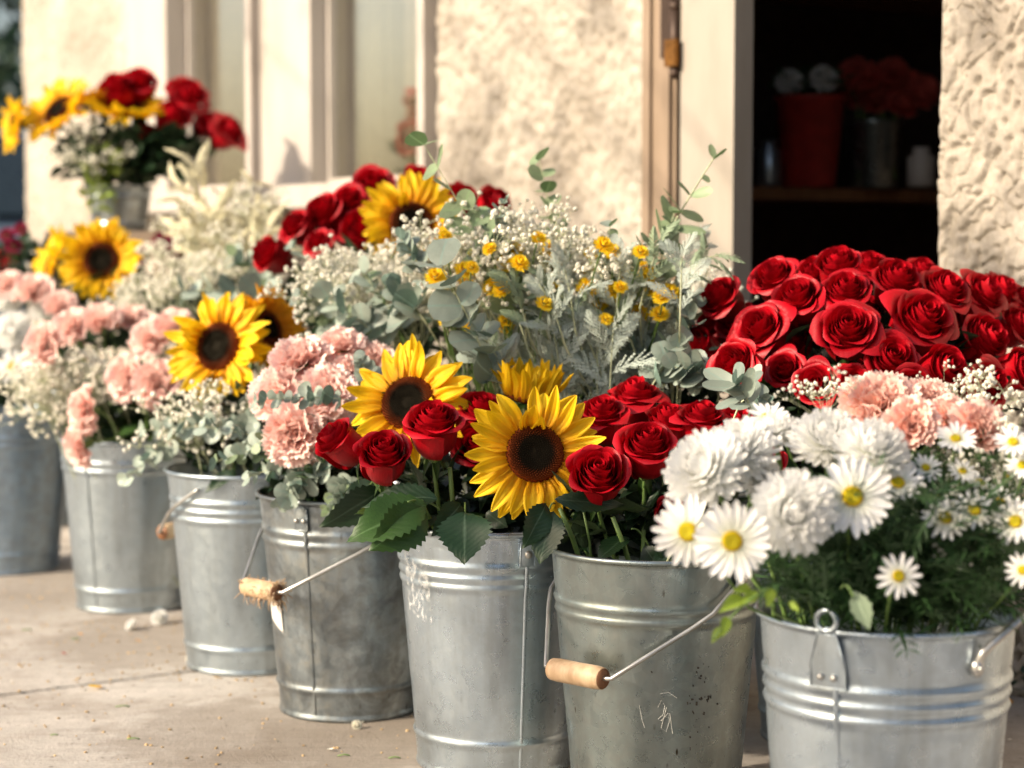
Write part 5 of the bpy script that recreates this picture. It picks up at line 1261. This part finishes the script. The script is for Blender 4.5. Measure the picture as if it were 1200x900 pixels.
# street tree to the left whose twigs dapple the wall
tr = empty('street_tree', Vector((-4.6, -1.4, 0)), 'street tree to the left of the viewer throwing dappled shade on the stucco', 'tree')
tb = Vector((-4.6, -1.4, 0)); g = G(); g.tube([Vector((0, 0, -.1)), Vector((.05, .1, 1.3)), Vector((.1, .3, 2.6)), Vector((.2, .5, 4.2))], [.15, .11, .09, .05], 12); g.build('trunk', M['brownstem'], tr)
gl_ = G(); gb_ = G(); back_ = -dv
for (px, py, Y, rx, n_) in [(600, 232, 4.85, .17, 260), (535, 190, 5.2, .12, 150), (690, 250, 4.55, .14, 160), (640, 150, 4.8, .06, 60), (1175, 320, 3.36, .09, 110), (1125, 285, 3.42, .06, 60), (1130, 5, 3.4, .06, 50), (300, 40, 5.9, .12, 90), (720, 20, 4.4, .10, 90), (560, -60, 5.0, .25, 260), (900, -250, 4.0, .35, 300), (400, -200, 5.4, .4, 340), (1150, -330, 3.5, .25, 200)]:
    q0 = P(px, py, Y); t = 4.2 + r_.uniform(-.3, .3); c0 = q0 + back_ * t - tb
    st_ = Vector((.1, .3, 2.5)); g_b = [st_, st_.lerp(c0, .5) + Vector((0, 0, .25)), c0]; gb_.tube(bez(g_b[0], g_b[1], g_b[1], g_b[2], 8), [.03, .026, .022, .018, .014, .011, .008, .006, .004], 5)
    for i in range(n_):
        p = c0 + Vector((r_.gauss(0, .5), r_.gauss(0, .5), r_.gauss(0, .5))) * rx
        d = Vector((r_.uniform(-1, 1), r_.uniform(-1, 1), r_.uniform(-1, 1))).normalized(); leaf_mesh(gl_, r_.uniform(.03, .055), .028, 0, .1, .2, 2, Matrix.Translation(p) @ d.to_track_quat('Y', 'Z').to_matrix().to_4x4())
for i in range(1500):
    p = Vector((r_.gauss(0, .55), r_.gauss(0, .6), r_.gauss(0, .4))) + Vector((.2, -.6, 4.3))
    d = Vector((r_.uniform(-1, 1), r_.uniform(-1, 1), r_.uniform(-1, 1))).normalized(); leaf_mesh(gl_, r_.uniform(.06, .1), .05, 0, .1, .2, 2, Matrix.Translation(p) @ d.to_track_quat('Y', 'Z').to_matrix().to_4x4())
tag(gl_.build('crown', M['leaf'], tr), kind='stuff'); tag(gb_.build('branches', M['brownstem'], tr), kind='stuff')

for i, (a, b, key, lab) in enumerate([((682, 664), (656, 596), 6, 'thick pale green cut stem at the left of the spotted bucket'), ((742, 676), (718, 606), 6, 'thick green stem rising in the middle of the spotted bucket'), ((694, 668), (684, 600), 6, 'thin green stem between two thick ones'), ((512, 625), (478, 566), 5, 'green stem under the lowest front rose'), ((530, 620), (527, 548), 5, 'green stem under the rose on the sunflower')]):
    Y = 2.64 if key == 6 else 2.80
    p0 = P(a[0], a[1], Y); p1 = P(b[0], b[1], Y - .02); o = empty('cut_stem', p0, lab, 'stem', None); g = G()
    g.tube([(p0 - p1) * 1.2, Vector((0, 0, 0)), (p1 - p0) * .5 + Vector((.002, 0, 0)), p1 - p0], [.0036, .0036, .0034, .003] if i != 2 else .0016, 8); g.build('stalk', M['stem'], o)

rr = random.Random(31)
for i in range(12):
    px = rr.uniform(590, 800); ty = rr.uniform(295, 350) + (20 if px < 640 else 0); Y = rr.uniform(2.92, 3.12)
    sprig('dusty_miller', 'dusty miller', LACE if i % 5 else FERN, 'r1', [(px - (px - 700) * .2 + rr.uniform(-20, 20), ty + 75, Y), (px, ty, Y)], 8, rr.uniform(44, 64), 'pale sunlit lacy tip at the top of the silvery mass', 'sunlit dusty miller tips')
for i, (a, b, sz, lab) in enumerate([((640, 400), (600, 300), 26, 'slender eucalyptus sprig left of the silvery mass'), ((700, 380), (715, 265), 24, 'slender eucalyptus tip over the yellow blooms'), ((500, 330), (470, 280), 26, 'small eucalyptus tip below the rear sunflower'), ((760, 360), (790, 250), 22, 'small eucalyptus tip against the door jamb'), ((560, 330), (590, 240), 24, 'eucalyptus tip rising over the white blooms')]):
    euc('r1', [(a[0], a[1], 3.08), (b[0], b[1], 3.1)], 10, sz, lab, 'euc_green' if i % 2 else 'euc', mixk='euc', taper=.4)
for i, (px, py, d, f, lab) in enumerate([(1085, 548, 40, (0, -.7, .6), 'small daisy left of the right spray'), (1128, 552, 38, (.1, -.6, .7), 'small daisy behind the right hand pair'), (1165, 632, 40, (.2, -.9, .3), 'small daisy below the tilted one'), (1172, 588, 42, (.0, -.8, .5), 'small daisy between the pair and the tilted one'), (1198, 545, 44, (-.2, -.7, .6), 'small daisy cut by the right edge, upper'), (1072, 612, 36, (-.2, -.9, .2), 'small daisy left below the pair')]):
    flower('daisy', 'daisy', DSMALL[i % 2], 7, px, py, d, 2.12, f, lab, 'white daisies', .0014, 0, back=.08)
foliage(7, 260, 1030, 700, 130, 22, 2.08, .04, 'feathery green foliage spilling just over the rim of the right hand bucket', 'daisyleaf', (.02, .045), 'fern', seed=12)
gyp(7, 2, 1175, 528, 25, 12, 2.2, .04, 'tiny white sprig beside the right hand carnations', 'white sprigs beside the right hand carnations', GYP, .6, .8)
